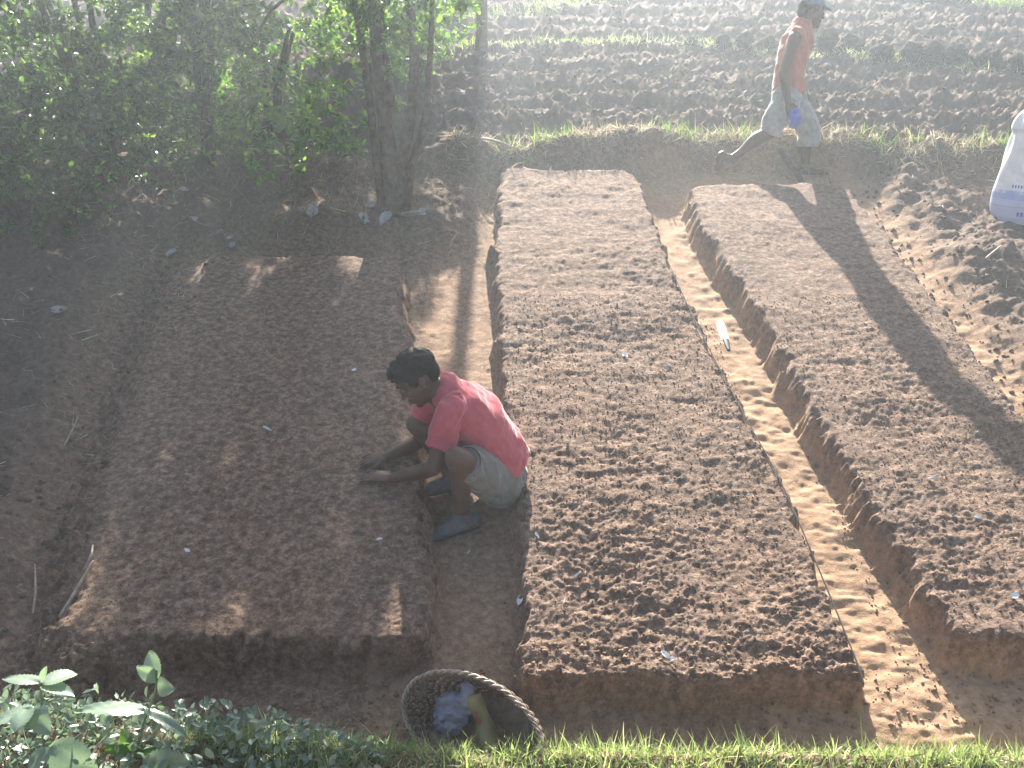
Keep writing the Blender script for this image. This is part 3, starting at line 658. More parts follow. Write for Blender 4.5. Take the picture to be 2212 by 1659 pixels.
    s.limb([(pel + Vector((-.02, 0, .06)), .172, .125), (pel + Vector((.035, 0, -.03)), .172, .125), (pel + Vector((.035, 0, -.06)), .14, .09)], side=Y, n=20)
    for hp, kn in ((hipL, kneL), (hipR, kneR)):
        s.limb([(hp + Vector((.02, 0, 0)), .112), (hp.lerp(kn, .5), .098), (hp.lerp(kn, .80), .080)], side=Z, n=18, round_ends=(True, False))
    me = s.fuse('shorts', .006, 4)
    wrinkle(me, lambda c: .006 + .020 * fbm(c[:, 0] * 12 + c[:, 2] * 14, c[:, 1] * 16 - c[:, 2] * 8, 3, 210)); link('shorts', me, 'khaki_cloth', root)
    # dark drawcord at the shorts leg
    q = hipL.lerp(kneL, .80); ax = (kneL - hipL).normalized(); sv = ax.orthogonal().normalized(); bv = ax.cross(sv); c = MB(); n = 28
    c.loft([[q + (sv * math.cos(2 * math.pi * i / n) + bv * math.sin(2 * math.pi * i / n)) * (.081 + .003 * math.cos(j * 1.5708)) + ax * (.003 * math.sin(j * 1.5708)) for j in range(4)] for i in range(n + 1)], False)
    c.build('hem_cord', 'dark_cord', root)
crouching_man()

def walking_man():
    gu, gv, gw = from_px(1738, 381); base = G(gu, gv, gw); y0 = base.y
    J = lambda px, py, dy: at_y(px, py, y0 + dy)
    Y = Vector((0, 1, 0)); X = Vector((1, 0, 0)); Z = Vector((0, 0, 1))
    root = thing('person', base, 'man in a blue cap and orange sleeveless shirt striding along behind the beds', 'person')
    pel = J(1703, 196, 0); mid = J(1709, 145, 0); chest = J(1722, 95, 0); nb = J(1733, 52, 0); ears = J(1752, 27, 0)
    shN = J(1717, 82, -.17); shF = J(1730, 66, .17); elN = J(1692, 158, -.22); wrN = J(1703, 222, -.24); elF = J(1716, 145, .24); wrF = J(1732, 196, .24)
    hpN = J(1698, 208, -.09); hpF = J(1706, 202, .09); knN = J(1664, 286, -.10); anN = J(1578, 344, -.13); knF = J(1748, 284, .08); anF = J(1738, 368, .06)
    print('W thigh', (hpN - knN).length, (hpF - knF).length, 'shin', (knN - anN).length, (knF - anF).length, 'torso', (pel - nb).length, 'arm', (shN - elN).length, (elN - wrN).length, 'h', (ears - base).length)
    b = MB()
    b.limb([(pel, .150, .105), (mid, .135, .092), (chest, .165, .11), (nb, .08, .065)], side=Y, n=20)
    b.limb([(shN, .055), (nb.lerp(chest, .35), .06), (shF, .055)], side=X)
    fwd = Vector((.95, -.10, -.16)); up = Vector((.16, 0, .98))
    b.limb([(nb, .060), (ears - up * .05 - fwd * .02, .055)], side=Y)
    P, f, r, u_ = head_shapes(b, ears, fwd, up, 1.03)
    b.ell(P(.055, 0, -.085), f * .045, r * .048, u_ * .035)
    for sh, el, wr in ((shN, elN, wrN), (shF, elF, wrF)):
        b.limb([(sh, .056), (sh.lerp(el, .5), .047), (el, .037)], side=Y); b.limb([(el, .037), (el.lerp(wr, .3), .040), (wr, .027)], side=Y)
    kn1 = J(1707, 240, -.25); tp1 = J(1710, 258, -.24)
    hand_shapes(b, wrN, kn1, tp1, Vector((.75, -.6, 0)), Vector((-.6, -.8, 0)), -.5, 1.0, 1, .4)
    hand_shapes(b, wrF, wrF + Vector((.02, 0, -.085)), wrF + Vector((.04, -.02, -.16)), X, Y, .25, 1.0, 1)
    for hp, kn, an in ((hpN, knN, anN), (hpF, knF, anF)):
        b.limb([(hp, .098), (hp.lerp(kn, .5), .080), (kn, .056)], side=Y)
        bk = Vector((kn - an)).cross(Y).normalized() * (-1 if (kn - an).cross(Y).x > 0 else 1)
        b.limb([(kn, .055), (kn.lerp(an, .33) + bk * .02, .058), (kn.lerp(an, .75), .037), (an, .035)], side=Y)
    foot_shapes(b, anF, Vector((anF.x - .045, anF.y, base.z)), Vector((anF.x + .20, anF.y - .05, base.z + .005)))
    toeN = J(1545, 372, -.13); heel = anN + Vector((-.055, 0, .03)); foot_shapes(b, anN, heel + Vector((-.02, 0, -.02)), toeN)
    link('body', b.fuse('body', .0065, 3), 'skin', root)
    s = MB()
    s.limb([(J(1701, 196, 0), .172, .125), (J(1706, 160, 0), .162, .118), (J(1712, 125, 0), .170, .120), (J(1722, 92, 0), .176, .122), (J(1732, 58, 0), .105, .082)], side=Y, n=24, round_ends=(False, True))
    for sh in (shN, shF): s.limb([(sh.lerp(chest, .5), .085), (sh.lerp(nb, .25), .068)], side=X)
    s.limb([(J(1690, 170, 0), .13, .05), (J(1680, 181, .02), .12, .03)], side=Y)
    me = s.fuse('shirt', .007, 4)
    wrinkle(me, lambda c: .008 + .024 * fbm(c[:, 0] * 18 + c[:, 2] * 5, c[:, 2] * 7 + c[:, 1] * 8, 3, 220)); link('shirt', me, 'orange_cloth', root)
    s = MB()
    s.limb([(J(1704, 184, 0), .165, .118), (J(1702, 208, 0), .168, .120), (J(1702, 224, 0), .14, .09)], side=Y, n=20)
    s.limb([(hpN, .112), (hpN.lerp(knN, .55), .102), (knN + (knN - hpN) * .02, .092)], side=Y, n=18, round_ends=(True, False))
    s.limb([(hpF, .112), (hpF.lerp(knF, .6), .102), (knF, .094), (knF.lerp(anF, .36), .090)], side=Y, n=18, round_ends=(True, False))
    me = s.fuse('shorts', .007, 4)
    wrinkle(me, lambda c: .006 + .022 * fbm(c[:, 0] * 16 + c[:, 2] * 6, c[:, 2] * 9 + c[:, 1] * 9, 3, 230)); link('shorts', me, 'grey_cloth', root)
    h = MB(); h.ell(P(-.025, 0, .045), f * .098, r * .084, u_ * .075); h.ell(P(-.06, 0, .0), f * .055, r * .075, u_ * .065); h.ell(P(.030, 0, -.075), f * .050, r * .056, u_ * .040)
    h.fuse and link('hair', h.fuse('hair', .006, 1), 'hair', root)
    c = MB(); c.ell(P(-.008, 0, .078), f * .106, r * .090, u_ * .062); cap = link('cap', c.fuse('cap', .006, 2), 'blue_cap', root)
    br = MB(); n = 12
    ring = [P(.075 + .085 * math.sin(math.pi * i / n), -.072 * math.cos(math.pi * i / n), .066 - .022 * math.sin(math.pi * i / n)) for i in range(n + 1)]
    br.add(ring + [p - u_ * .006 for p in ring], [tuple(range(n + 1)), tuple(range(2 * n + 1, n, -1))] + [(i, n + 1 + i, n + 2 + i, i + 1) for i in range(n)] + [(n, 2 * n + 1, n + 1, 0)])
    br.build('brim', 'blue_cap', cap, False)
    for bb in (-1, 1):
        e = MB(); e.ell(P(.085, bb * .031, .012), f * .010, r * .013, u_ * .006); e.build('eye', 'eye', root)
    # crumpled blue bag in the near hand
    g = MB(); c0 = J(1717, 256, -.27); g.ell(c0, X * .055, Y * .04, Z * .085); g.limb([(c0 + Z * .06, .03), (kn1 + Vector((.01, -.01, -.02)), .018)], n=10)
    me = g.fuse('bag', .006, 2); wrinkle(me, lambda c: .022 * fbm(c[:, 0] * 26, c[:, 2] * 22 + c[:, 1] * 20, 3, 240))
    tag(link('bag', me, 'blue_plastic', smooth=False), 'crumpled blue plastic bag in the hand of the walking man', 'bag')
walking_man()
# ------------------------------------------------------------------ things
def stick_thing(name, a, b, r0, r1, mat, label, cat, group=None, bendv=Vector((0, 0, 0))):
    mb = MB(); mb.limb([(a, r0), (a.lerp(b, .35) + bendv, r0 * .9), (a.lerp(b, .7) + bendv * .6, (r0 + r1) / 2), (b, r1)], n=8, sub=3)
    return tag(mb.build(name, mat), label, cat, group)
# tool handle leaning beside the walking man
hu, hv, hw = from_px(1738, 392); a = G(hu, hv, hw - .02); b = at_y(1684, 324, a.y + .22)
mb = MB(); mb.limb([(a, .024), (a.lerp(b, .5), .023), (b, .027)], n=10); tag(mb.build('stick', 'wood'), 'dark wooden stick propped at the end of the bed beside the walking man', 'stick')

# white fertiliser sack
def sack():
    su, sv, sw = from_px(2210, 476); base = G(su, sv, sw - .015)
    root = thing('sack', base, 'bulging white woven sack with blue print standing on the rough soil', 'sack')
    prof = [(0, .17), (.012, .215), (.06, .245), (.14, .262), (.24, .262), (.36, .246), (.48, .226), (.58, .206), (.65, .192), (.69, .184), (.73, .188)]
    n = 72; rings = []
    for k in range(61):
        h = .73 * k / 60; r = np.interp(h, [p[0] for p in prof], [p[1] for p in prof]); ring = []
        for j in range(n):
            t = 2 * math.pi * j / n
            q = 1 + .05 * math.cos(2 * t + .4) + .10 * float(vnoise(np.array([t * 2.2 + 5]), np.array([h * 5]), 300)[0]) + (.05 + .07 * h) * math.sin(9 * t + 5 * h) * min(1, max(0, h - .4) * 4) * .6
            ring.append(base + Vector((math.cos(t) * r * q - .015 * h, math.sin(t) * r * q * .82, h)))
        rings.append(ring)
    mb = MB(); mb.loft(rings)
    me = mb.mesh('sack_body')
    m, nt, nn, l, p = new_mat('sack_print')
    co = nn.new('ShaderNodeSeparateXYZ'); l.new(coords(nn), co.inputs[0])
    # height of a point above the foot of the sack drives the printed bands
    def band(lo, hi):
        a1 = nn.new('ShaderNodeMath'); a1.operation = 'GREATER_THAN'; l.new(co.outputs[2], a1.inputs[0]); a1.inputs[1].default_value = base.z + lo
        a2 = nn.new('ShaderNodeMath'); a2.operation = 'LESS_THAN'; l.new(co.outputs[2], a2.inputs[0]); a2.inputs[1].default_value = base.z + hi
        a3 = nn.new('ShaderNodeMath'); a3.operation = 'MULTIPLY'; l.new(a1.outputs[0], a3.inputs[0]); l.new(a2.outputs[0], a3.inputs[1]); return a3.outputs[0]
    nz = noise_node(nn, l, 14, 3, .6, coords(nn))
    c = ramp(nn, l, nz, [(.35, (.62, .62, .64)), (.65, (.76, .76, .77))])
    worn = ramp(nn, l, noise_node(nn, l, 9, 4, .7, coords(nn)), [(.40, (0, 0, 0)), (.52, (1, 1, 1))])
    w1 = nn.new('ShaderNodeMath'); w1.operation = 'MULTIPLY'; l.new(worn, w1.inputs[0]); l.new(band(.20, .27), w1.inputs[1])
    c = mixc(nn, l, band(.02, .245), c, (.46, .50, .68)); c = mixc(nn, l, w1.outputs[0], c, (.30, .37, .66)); c = mixc(nn, l, band(.145, .149), c, (.20, .26, .52))
    dirt = ramp(nn, l, noise_node(nn, l, 5, 4, .6, coords(nn)), [(.52, (0, 0, 0)), (.72, (1, 1, 1))]); c = mixc(nn, l, mixc(nn, l, .4, (0, 0, 0), dirt), c, (.42, .36, .33))
    l.new(c, p.inputs['Base Color']); p.inputs['Roughness'].default_value = .6
    t = nn.new('ShaderNodeBsdfTranslucent'); l.new(c, t.inputs[0]); mx = nn.new('ShaderNodeMixShader'); mx.inputs[0].default_value = .25
    l.new(p.outputs[0], mx.inputs[1]); l.new(t.outputs[0], mx.inputs[2]); l.new(mx.outputs[0], nn['Material Output'].inputs[0])
    wv = nn.new('ShaderNodeTexWave'); wv.inputs['Scale'].default_value = 60; wv.bands_direction = 'Z'; bump(nn, l, p, wv.outputs[1], .25, .002)
    link('cloth', me, m, root)
    # folded top of the sack; overexposed light put in as whiter colour
    mb = MB(); rings = []
    for k in range(15):
        s_ = k / 14; h = .715 + .17 * math.sin(s_ * 1.5708); r = .175 * math.cos(s_ * 1.30) + .025
        rings.append([base + Vector((math.cos(2 * math.pi * j / 40) * r * (1 + .10 * math.sin(7 * 2 * math.pi * j / 40 + 2 * s_)) - .012 - .01 * s_, math.sin(2 * math.pi * j / 40) * r * .8, h)) for j in range(40)])
    mb.loft(rings); mb.build('folded_top', 'paper', root)
    # printed strokes, too worn to read
    cx = base.x - .01
    def patch(h, a0, a1, hh):
        mb = MB(); m_ = 5; rows = []
        for z in (h, h + hh):
            row = []
            for i in range(m_ + 1):
                t = a0 + (a1 - a0) * i / m_; k = int(round(z / .73 * 60)); rg_ = rings0[k]; j = (t / (2 * math.pi) * n) % n; j0 = int(j); fr = j - j0
                q = rg_[j0].lerp(rg_[(j0 + 1) % n], fr); o = Vector((math.cos(t), math.sin(t), 0)) * .003; row.append(Vector((q.x, q.y, base.z + z)) + o)
            rows.append(row)
        mb.add(rows[0] + rows[1], [(i, i + 1, m_ + 2 + i, m_ + 1 + i) for i in range(m_)]); mb.build('print_mark', 'blue_plastic', root)
    rings0 = []
    for k in range(61):
        h = .73 * k / 60; r = np.interp(h, [p_[0] for p_ in prof], [p_[1] for p_ in prof])
        rings0.append([base + Vector((math.cos(2 * math.pi * j / n) * r * (1 + .05 * math.cos(4 * math.pi * j / n + .4) + .10 * float(vnoise(np.array([2 * math.pi * j / n * 2.2 + 5]), np.array([h * 5]), 300)[0]) + (.05 + .07 * h) * math.sin(9 * 2 * math.pi * j / n + 5 * h) * min(1, max(0, h - .4) * 4) * .6) - .015 * h, math.sin(2 * math.pi * j / n) * r * (1 + .05 * math.cos(4 * math.pi * j / n + .4) + .10 * float(vnoise(np.array([2 * math.pi * j / n * 2.2 + 5]), np.array([h * 5]), 300)[0]) + (.05 + .07 * h) * math.sin(9 * 2 * math.pi * j / n + 5 * h) * min(1, max(0, h - .4) * 4) * .6) * .82, h)) for j in range(n)])
    for i in range(6): patch(.295, 3.75 + i * .09, 3.80 + i * .09, .022)
    for i in range(5): patch(.075, 4.05 + i * .11, 4.12 + i * .11, .035)
sack()

# basket tipped towards the grass, with its contents
def basket():
    bu, bv = at_plane(1014, 1566, -.035); c = G(bu, bv, -.035)
    # the basket lies on its side: the mouth looks at the viewer, up and to the left
    ax = Vector((-.42, -.72, .58)).normalized()
    sx = Vector((1, 0, 0)); sx = (sx - ax * sx.dot(ax)).normalized(); sy = ax.cross(sx); sx = (sx * math.cos(-.34) + sy * math.sin(-.34)).normalized(); sy = ax.cross(sx)
    root = thing('basket', c - ax * .2, 'woven cane basket lying tipped in the grass with bags inside', 'basket')
    RX, RY, D = .30, .17, .21
    def wall(t, h, off=0):                    # h 0 = mouth, 1 = bottom
        k = 1 - .42 * h ** 1.6; return c - ax * (D * h) + sx * ((RX * k + off) * math.cos(t)) + sy * ((RY * k + off) * math.sin(t))
    ns = 44; rows = 15
    wv = MB()
    for i in range(rows):
        h = (i + .5) / rows * .97; m_ = ns * 4; hh = .42 / rows * .97
        rings = []
        for j in range(m_ + 1):
            t = 2 * math.pi * j / m_; o = .009 * math.sin(ns * t / 2 * 1.0 + math.pi * i)
            rings.append([wall(t, h - hh, o - .0018), wall(t, h - hh, o + .0018), wall(t, h + hh, o + .0018), wall(t, h + hh, o - .0018)])
        wv.loft(rings, False)
    wv.build('weave', 'cane', root)
    for j in range(ns):
        t = 2 * math.pi * j / ns + math.pi / ns; q = MB(); q.limb([(wall(t, 0), .0032), (wall(t, .5), .0032), (wall(t, 1.0), .003)], n=5, sub=3); q.build('stake', 'cane', root)
    bt = MB(); bt.loft([[wall(2 * math.pi * j / 40, 1.0) for j in range(40)], [wall(2 * math.pi * j / 40, 1.0) - ax * .008 for j in range(40)]]); bt.build('bottom', 'cane', root, False)
    # twisted rim, two strands
    for s_ in (0, 1):
        rm = MB(); m_ = 240; rings = []
        for j in range(m_ + 1):
            t = 2 * math.pi * j / m_; ph = 26 * t + math.pi * s_; rad = (sx * math.cos(t) * RX + sy * math.sin(t) * RY).normalized()
            p0 = wall(t, 0) + rad * (.0055 * math.cos(ph)) + ax * (.0055 * math.sin(ph)); tg = (sx * -math.sin(t) * RX + sy * math.cos(t) * RY).normalized(); nb_ = tg.cross(rad)
            rings.append([p0 + (rad * math.cos(k * math.pi / 3) + nb_ * math.sin(k * math.pi / 3)) * (.0055 + .0012 * math.sin(13 * t + 40 * s_)) for k in range(6)])
        rm.loft(rings, False); rm.build('rim_strand', 'cane_pale', root)
    # clear plastic bag with blue print, yellow packet
    g = MB(); b0 = c - ax * .085 - sx * .125 - sy * .01
    g.ell(b0, sx * .075, sy * .085, ax * .045); g.limb([(b0 + sy * .03 + sx * .03, .045, .028), (b0 + sy * .095 + sx * .05 + ax * .01, .035, .02)], side=sx)
    me = g.fuse('plastic_bag', .006, 1); wrinkle(me, lambda p: .050 * (np.abs(fbm(p[:, 0] * 15, p[:, 2] * 15 + p[:, 1] * 13, 3, 250)) - .12))
    tag(link('plastic_bag', me, 'bag_film', smooth=False), 'pale bluish plastic bag crumpled in the basket', 'bag')
    pk = MB(); d = (sx * .62 - sy * .78).normalized(); e = d.cross(ax).normalized(); p0 = c - ax * .085 + sx * .02 - sy * .02
    n1 = 14; rows_ = []
    for i in range(n1 + 1):
        s1 = (i / n1 - .5) * .26; rows_.append([p0 + d * s1 + e * (k * .045) + ax * (.012 * math.sin(i * 1.1) * k + .018 * math.cos(i * .5)) + ax * z for k, z in ((-1, 0), (0, .012), (1, 0), (0, -.012))])
    pk.loft(rows_); pack = tag(pk.build('packet', 'yellow_plastic'), 'folded yellow packet leaning across the inside of the basket', 'packet')
    rp = MB(); q = p0 - d * .045 - e * .012 + ax * .030; rp.ell(q, d * .024, e * .010, ax * .004); rp.build('printed_patch', 'red_print', pack)
basket()

# white bladed tool at the edge of the middle bed
u0, v0, w0 = from_px(1546, 738); u1, v1, w1 = from_px(1560, 780); u2, v2, w2 = from_px(1567, 800)
kn = thing('knife', on_ground(u1, v1), 'white broad blade with a dark handle lying against the edge of the middle bed', 'tool')
A = G(u0, v0, max(w0, -.04) + .02); B = G(u1, v1, max(w1, -.05) + .025); C_ = G(u2, v2, max(w2, -.05) + .02)
d = (B - A).normalized(); s_ = d.cross(EN).normalized(); nn_ = s_.cross(d)
mb = MB(); o = [A - s_ * .018, A + s_ * .012 + d * .012, A + s_ * .028 + d * .05, B + s_ * .028, B - s_ * .022, A - s_ * .026 + d * .06]
mb.add([p + nn_ * .002 for p in o] + [p - nn_ * .002 for p in o], [(0, 5, 4, 3, 2, 1), (6, 7, 8, 9, 10, 11)] + [(i, (i + 1) % 6, 6 + (i + 1) % 6, 6 + i) for i in range(6)]); mb.build('blade', 'paper', kn, False)
mb = MB(); mb.limb([(B - d * .005, .020, .008), (B.lerp(C_, .5), .016, .010), (C_, .012, .009)], side=s_, n=10); mb.build('handle', 'black_grip', kn)

# string stretched along the middle bed
pts = []
for px, py in ((1452, 560), (1502, 672), (1556, 778), (1624, 898), (1702, 1040), (1786, 1226), (1866, 1420), (1886, 1475)):
    u, v = at_plane(px, py, .0); u -= .035; pts.append((G(u, v, max(Hs(u - .02, v), -.02) + .014), .0035))
mb = MB(); mb.limb(pts, n=6, sub=5); tag(mb.build('string', 'dark_cord'), 'thin string stretched along the edge of the middle bed', 'string')

# tussocks lined up above the grass strip
def tussock(px, py, size, label, seed, tall=1.0):
    rg = np.random.default_rng(seed); u, v, w = from_px(px, py + 10); base = G(u, v, w - .02)
    size *= 1.2; t = thing('tussock', base, label, 'grass tussock', 'tussocks in a row across the field')
    n = 170; dirs = unit(np.stack([rg.normal(size=n), rg.normal(size=n), np.abs(rg.normal(size=n)) * tall + .25], 1))
    b = np.array(base) + dirs * size * .42 * np.array([1, 1, .8]) + np.array([0, 0, size * .25])
    V, Q, T = blades(b, dirs, size * rg.uniform(.25, .55, n), .009 * rg.uniform(.6, 1.3, n), rg.normal(size=(n, 3)) * .25 + np.array([0, 0, -.25]), rg, 3)
    link('blade_tuft', mixed_mesh('blade_tuft', V, Q, T), 'tussock', t, False)
    mb = MB(); mb.ell(Vector(base) + Vector((0, 0, size * .42)), Vector((size * .54, 0, 0)), Vector((0, size * .5, 0)), Vector((0, 0, size * .46)), 20, 12)
    me = mb.mesh('dark_core'); wrinkle(me, lambda c: size * .25 * fbm(c[:, 0] * 12, c[:, 2] * 12 + c[:, 1] * 9, 3, 260 + seed)); link('dark_core', me, 'tussock_core', t)  # dark ball filling the inside of the tussock
names = ['low tussock, fourth and farthest behind the walking man\'s back', 'low tussock, third behind the walking man\'s back', 'low tussock, second behind the walking man\'s back', 'low tussock closest behind the walking man\'s back', 'tall double-topped tussock right in front of the walking man\'s chest',
         'second tussock past the walking man, ragged on top', 'third tussock past the walking man, smooth and round', 'fourth tussock past the walking man, small with a rough side', 'left one of the two tussocks that touch', 'right one of the two tussocks that touch', 'spiky tussock with upright blades near the picture edge', 'dark tussock cut off by the picture edge']
for i, (px, py, s_, tl) in enumerate([(1492, 92, .15, .8), (1560, 92, .16, .8), (1608, 94, .17, .8), (1656, 98, .17, .8), (1780, 104, .22, 1.3), (1836, 116, .24, .9), (1901, 128, .23, .8), (1964, 130, .19, .8), (2008, 130, .22, .9), (2052, 128, .25, 1.0), (2132, 140, .24, 1.5), (2205, 150, .24, .8)]):
    tussock(px, py, s_, names[i], 400 + i, tl)
for i, (px, py) in enumerate([(2005, -2), (2038, -1), (2070, 2)]):
    tussock(px, py, .20, ['first', 'second', 'last'][i] + ' of three tussocks at the top edge beside the bright grass', 420 + i)

# dead leaves and paper scraps
def flat_leaf(name, px, py, size, mat, label, cat, seed, aspect=.6, tilt=.35, group=None, lift=.012):
    rr = random.Random(seed); u, v, w = from_px(px, py); p = G(u, v, w + lift); a = rr.uniform(0, 6.28)
    n_ = (EN + Vector((rr.uniform(-tilt, tilt), rr.uniform(-tilt, tilt) - .25, 0))).normalized(); d = (EU * math.cos(a) + EV * math.sin(a)); d = (d - n_ * d.dot(n_)).normalized(); s_ = n_.cross(d)
    N, K = 7, 4; top = []
    for i in range(N + 1):
        t = i / N; hw = size * aspect * .5 * (math.sin(math.pi * min(1, t * .96 + .03)) ** .6)
        for k in range(-K, K + 1):
            x = k / K; top.append(p + d * (t - .5) * size + s_ * (x * hw) + n_ * (size * (.16 * x * x + .10 * math.sin(3 * t + seed) + .05 * math.sin(5 * x + 4 * t + seed))))
    m_ = 2 * K + 1; vs = top + [q - n_ * .0015 for q in top]; o = len(top); fs = []
    for i in range(N):
        for k in range(m_ - 1):
            q = (i * m_ + k, i * m_ + k + 1, (i + 1) * m_ + k + 1, (i + 1) * m_ + k); fs.append(q); fs.append(tuple(o + z for z in q[::-1]))
    mb = MB(); mb.add(vs, fs); return tag(mb.build(name, mat), label, cat, group)
for i, (px, py, sz, lab) in enumerate([(786, 477, .15, 'palest round dead leaf at the foot of the tree stems'), (800, 448, .10, 'narrow upright dead leaf above the palest round one'), (846, 462, .13, 'grey curled dead leaf in the middle of the leaf heap'), (835, 478, .14, 'flat greyish dead leaf lowest in the leaf heap'),
        (885, 470, .17, 'broad brownish dead leaf on the bed side of the leaf heap'), (915, 462, .11, 'dead leaf at the end of the leaf heap beside the green shoot'), (676, 462, .15, 'pale standing dead leaf alone between shrubs and tree'), (432, 486, .16, 'bright pale dead leaf under the dark shrub'), (398, 415, .08, 'small oval dead leaf among the shrub stems'),
        (502, 535, .07, 'small white scrap-like leaf behind the shaded bed'), (372, 553, .11, 'grey dead leaf at the far corner of the shaded bed'), (500, 517, .06, 'tiny white leaf above the small scrap-like leaf'), (130, 672, .10, 'faint dead leaf on the dark bank beside the shaded bed'), (470, 510, .12, 'dull dead leaf half hidden in dry grass')]):
    flat_leaf('dead_leaf', px, py, sz, 'dead_leaf', lab, 'dead leaf', 500 + i, group='pale dead leaves behind the shaded bed', tilt=.6, lift=.018)
for i, (px, py, sz, lab) in enumerate([(1243, 1248, .045, 'small white scrap on the lower middle bed'), (1437, 1418, .045, 'white scrap near the front edge of the middle bed'), (1452, 1425, .022, 'tiny scrap beside the front white scrap'), (1160, 1160, .035, 'pale chip on the middle bed near the crouching man'), (1012, 1195, .03, 'white fleck in the man\'s shadow in the furrow'), (1122, 1300, .05, 'pale husk at the corner of furrow and middle bed'),
        (765, 803, .03, 'white fleck on the shaded bed above the hands'), (820, 1168, .03, 'white fleck on the shaded bed below the hands'), (578, 930, .05, 'bent white straw bit on the shaded bed'), (406, 1192, .03, 'white fleck low on the shaded bed'), (1350, 770, .04, 'pale chip high on the middle bed'), (1442, 790, .04, 'pale sliver on the middle bed near the white blade'), (2015, 1035, .06, 'white splinter on the bed crossed by shadow'), (2110, 1122, .04, 'white splinter low on the bed crossed by shadow'), (2190, 1290, .035, 'small bright chip near the edge of the last bed')]):
    flat_leaf('paper_scrap', px, py, sz, 'paper', lab, 'scrap', 540 + i, (.22, .5, .8, .35)[i % 4], .25, 'white scraps on the beds', .010)
# twigs
for i, (a_, b_, r_, lab) in enumerate([((130, 1330), (205, 1225), .008, 'longest pale twig on the bank below the shaded bed'), ((72, 1325), (80, 1230), .006, 'thin upright twig at the lower edge of the picture'), ((190, 1222), (205, 1190), .006, 'short twig leaning against the shaded bank'), ((140, 965), (172, 912), .005, 'forked dry stalk on the rough bank'),
        ((1040, 332), (1118, 330), .011, 'pale stick lying level at the foot of the grassy bank'), ((1062, 378), (1100, 360), .008, 'slanting stick at the far corner of the middle bed'), ((2130, 560), (2160, 540), .008, 'short stick at the foot of the sack')]):
    qa = from_px(*a_); qb = from_px(*b_)
    stick_thing('twig', G(qa[0], qa[1], qa[2] + .01), G(qb[0], qb[1], qb[2] + .035), r_, r_ * .6, 'cane_pale', lab, 'twig', 'dry twigs on the soil', Vector((.01, 0, .012)))

# ------------------------------------------------------------------ broad-leaved plants in the foreground
def broad_leaf(parent, base, tip, width, nrm, mat, seed, cup=.18, sag=.15):
    d = tip - base; Ln = d.length; d = d.normalized(); nrm = (nrm - d * nrm.dot(d)).normalized(); s_ = d.cross(nrm); N, K = 22, 5; V = []; rr = random.Random(seed); ph = rr.uniform(0, 6)
    for i in range(N + 1):
        t = i / N; hw = width * .5 * (1.9 * t ** .55 * (1 - t) ** .75) ; hw *= 1 + (.09 if i % 2 else -.07) * (0 < i < N)
        for k in range(-K, K + 1):
            x = k / K; vein = .020 * Ln * abs(math.sin((t * 7 - abs(x) * 1.6) * math.pi)) * (1 - .3 * abs(x))
            V.append(base + d * (Ln * (t - .05 * abs(x) * (1 - t))) + s_ * (x * hw) + nrm * (cup * abs(x) * hw * (1.2 - .5 * abs(x)) + vein - sag * Ln * (t - .3) ** 2 + .02 * Ln * math.sin(5 * t + 3 * x + ph)))
    m_ = 2 * K + 1; F = [(i * m_ + k, i * m_ + k + 1, (i + 1) * m_ + k + 1, (i + 1) * m_ + k) for i in range(N) for k in range(m_ - 1)]
    mb = MB(); mb.add(V, F); return mb.build('leaf', mat, parent)
def plant(label, foot, stem, leaves, seed):
    """foot pixel, stem pixels with depth offset, leaves: (base px, tip px, width, tip depth offset, normal)"""
    u, v, w = from_px(*foot); base = G(u, v, w - .01); y = base.y
    t = thing('plant', base, label, 'plant', 'broad-leaved plants on the near bank')
    mb = MB(); mb.limb([(base, .005)] + [(at_y(px, py, y + dy), .0042) for px, py, dy in stem], n=8, sub=4); mb.build('stem', 'weed', t)
    for i, (bp, tp, wd, dy, nv, mt) in enumerate(leaves):
        b0 = at_y(bp[0], bp[1], y + bp[2]); t0 = at_y(tp[0], tp[1], y + dy)
        broad_leaf(t, b0, t0, wd, Vector(nv), mt, seed + i)
plant('broad-leaved plant in the bottom corner with two wide opposite leaves', (95, 1640), [(92, 1560, 0), (88, 1475, 0)],
      [((86, 1474, 0), (4, 1462, -.02), .085, .02, (.05, .20, 1), 'broad_leaf'), ((94, 1474, 0), (168, 1452, 0), .115, .06, (-.1, .10, 1), 'broad_leaf'), ((92, 1478, 0), (160, 1502, 0), .075, -.05, (.1, .05, 1), 'broad_leaf'), ((88, 1470, 0), (100, 1440, 0), .03, 0, (0, -1, .3), 'broad_leaf'),
       ((70, 1535, 0), (-20, 1560, 0), .12, -.03, (0, .1, 1), 'broad_leaf'), ((75, 1530, 0), (105, 1585, 0), .10, -.10, (.1, -.9, .6), 'broad_leaf'), ((60, 1530, 0), (30, 1580, 0), .10, -.10, (-.1, -.9, .6), 'broad_leaf')], 600)
plant('taller plant with a pale upright top leaf and two long drooping leaves', (282, 1655), [(300, 1600, 0), (316, 1545, .01), (336, 1490, .02), (338, 1450, .02)],
      [((340, 1462, .02), (318, 1406, 0), .105, .10, (-.15, -1, .25), 'broad_leaf'), ((338, 1468, .02), (296, 1440, 0), .06, .0, (0, -.6, .8), 'broad_leaf'), ((340, 1478, .02), (372, 1490, 0), .08, -.05, (.2, -.9, .5), 'broad_leaf'),
       ((312, 1534, 0), (158, 1530, 0), .115, -.02, (.05, .20, 1), 'broad_leaf'), ((318, 1532, 0), (408, 1592, 0), .062, -.06, (.15, .1, 1), 'broad_leaf'), ((282, 1620, 0), (262, 1575, 0), .06, .04, (0, -1, .3), 'leaf_bright'), ((284, 1625, 0), (222, 1618, 0), .05, -.03, (0, -.6, .8), 'leaf_bright'), ((290, 1625, 0), (348, 1622, 0), .05, -.03, (0, -.6, .8), 'leaf_bright')], 620)
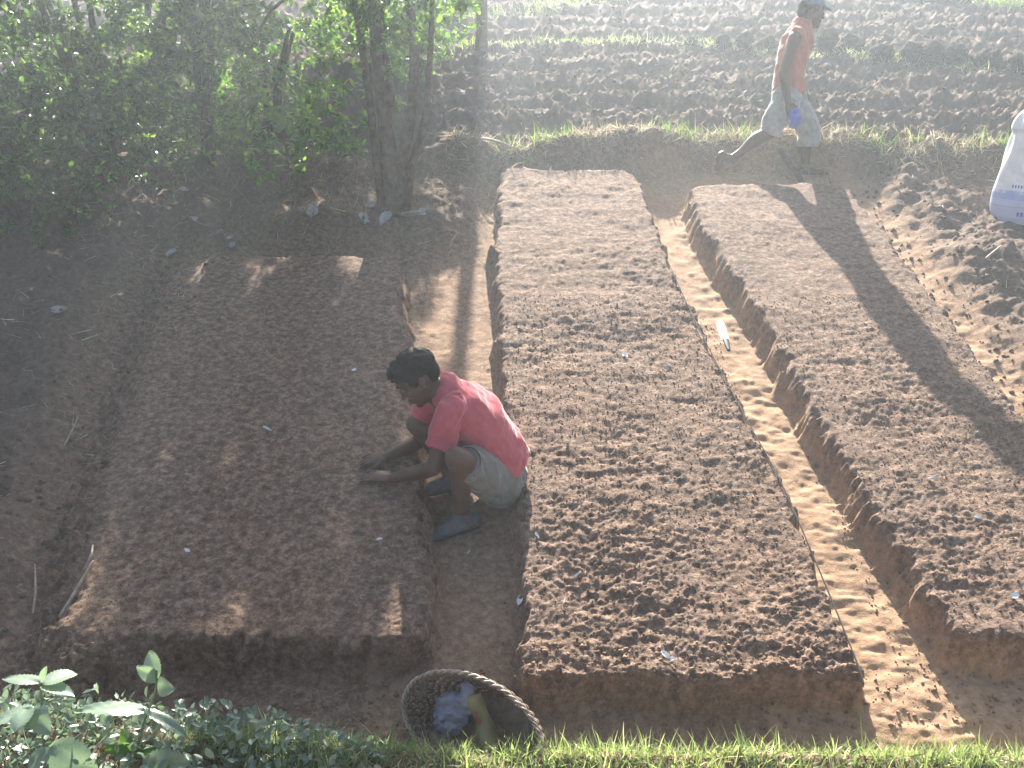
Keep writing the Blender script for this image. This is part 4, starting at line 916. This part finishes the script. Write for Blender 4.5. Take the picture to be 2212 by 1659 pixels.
plant('low plant with one big drooping leaf at the bottom edge', (108, 1690), [(104, 1640, 0), (108, 1618, 0)], [((110, 1615, 0), (210, 1668, 0), .15, -.05, (.2, -.8, .7), 'broad_leaf'), ((104, 1618, 0), (60, 1665, 0), .08, -.06, (-.2, -.8, .7), 'broad_leaf')], 640)
plant('round dark leaf rising at the bottom edge beside the taller plant', (310, 1700), [(316, 1672, 0), (318, 1650, 0)], [((312, 1652, 0), (412, 1645, 0), .12, -.02, (0, -.8, .6), 'broad_leaf'), ((316, 1655, 0), (330, 1690, 0), .08, -.08, (0, -.9, .5), 'broad_leaf')], 660)
# small-leaved weeds: one mass
rg = np.random.default_rng(91)
n = 3000
u = rg.uniform(-2.3, -.45, n); v = v_bank(u) - rg.uniform(0, 1, n) ** 1.4 * .42; hh = rg.random(n) ** 1.6 * np.interp(u, [-2.3, -1.5, -1.05, -.45], [.09, .14, .17, .03])
P = world_np(u, v, H(u, v) + .005) + np.outer(hh, np.array([0, 0, 1.0])); P = P + rg.normal(size=P.shape) * .012
V, F = leaf_cloud(P, .036, rg, .6, .1, .55); tag(link('weeds', mesh_np('weeds', V, F), 'weed', smooth=False), 'low mass of small-leaved weeds below the shaded bed', None, kind='stuff')
n = 1500; u = rg.uniform(-2.3, -.4, n); v = v_bank(u) - rg.uniform(0, .4, n); grass_patch('grass', u, v, .03, .11, .005, 'weed', 'bluish shaded grass between the weeds', .5, 92)

# ------------------------------------------------------------------ haze volume added in place of lens veil and glare
HAZE = 0.0082
if HAZE > 0:
    m = bpy.data.materials.new('glare_haze'); m.use_nodes = True; nt = m.node_tree
    for x in list(nt.nodes):
        if x.type != 'OUTPUT_MATERIAL': nt.nodes.remove(x)
    pv = nt.nodes.new('ShaderNodeVolumePrincipled'); pv.inputs['Color'].default_value = (.82, .92, 1, 1); pv.inputs['Density'].default_value = HAZE; pv.inputs['Anisotropy'].default_value = .54
    nt.links.new(pv.outputs[0], nt.nodes['Material Output'].inputs['Volume'])
    co_all = [o.matrix_world @ Vector(c) for o in scene.objects if o.type == 'MESH' for c in o.bound_box]
    mb = MB(); mb.box(Vector((0, 9, 5)), Vector((62, 0, 0)), Vector((0, 20.5, 0)), Vector((0, 0, 8.5)))
    tag(mb.build('haze', m, None, False), 'added haze volume standing in for lens glare over the plot', None, kind='stuff')
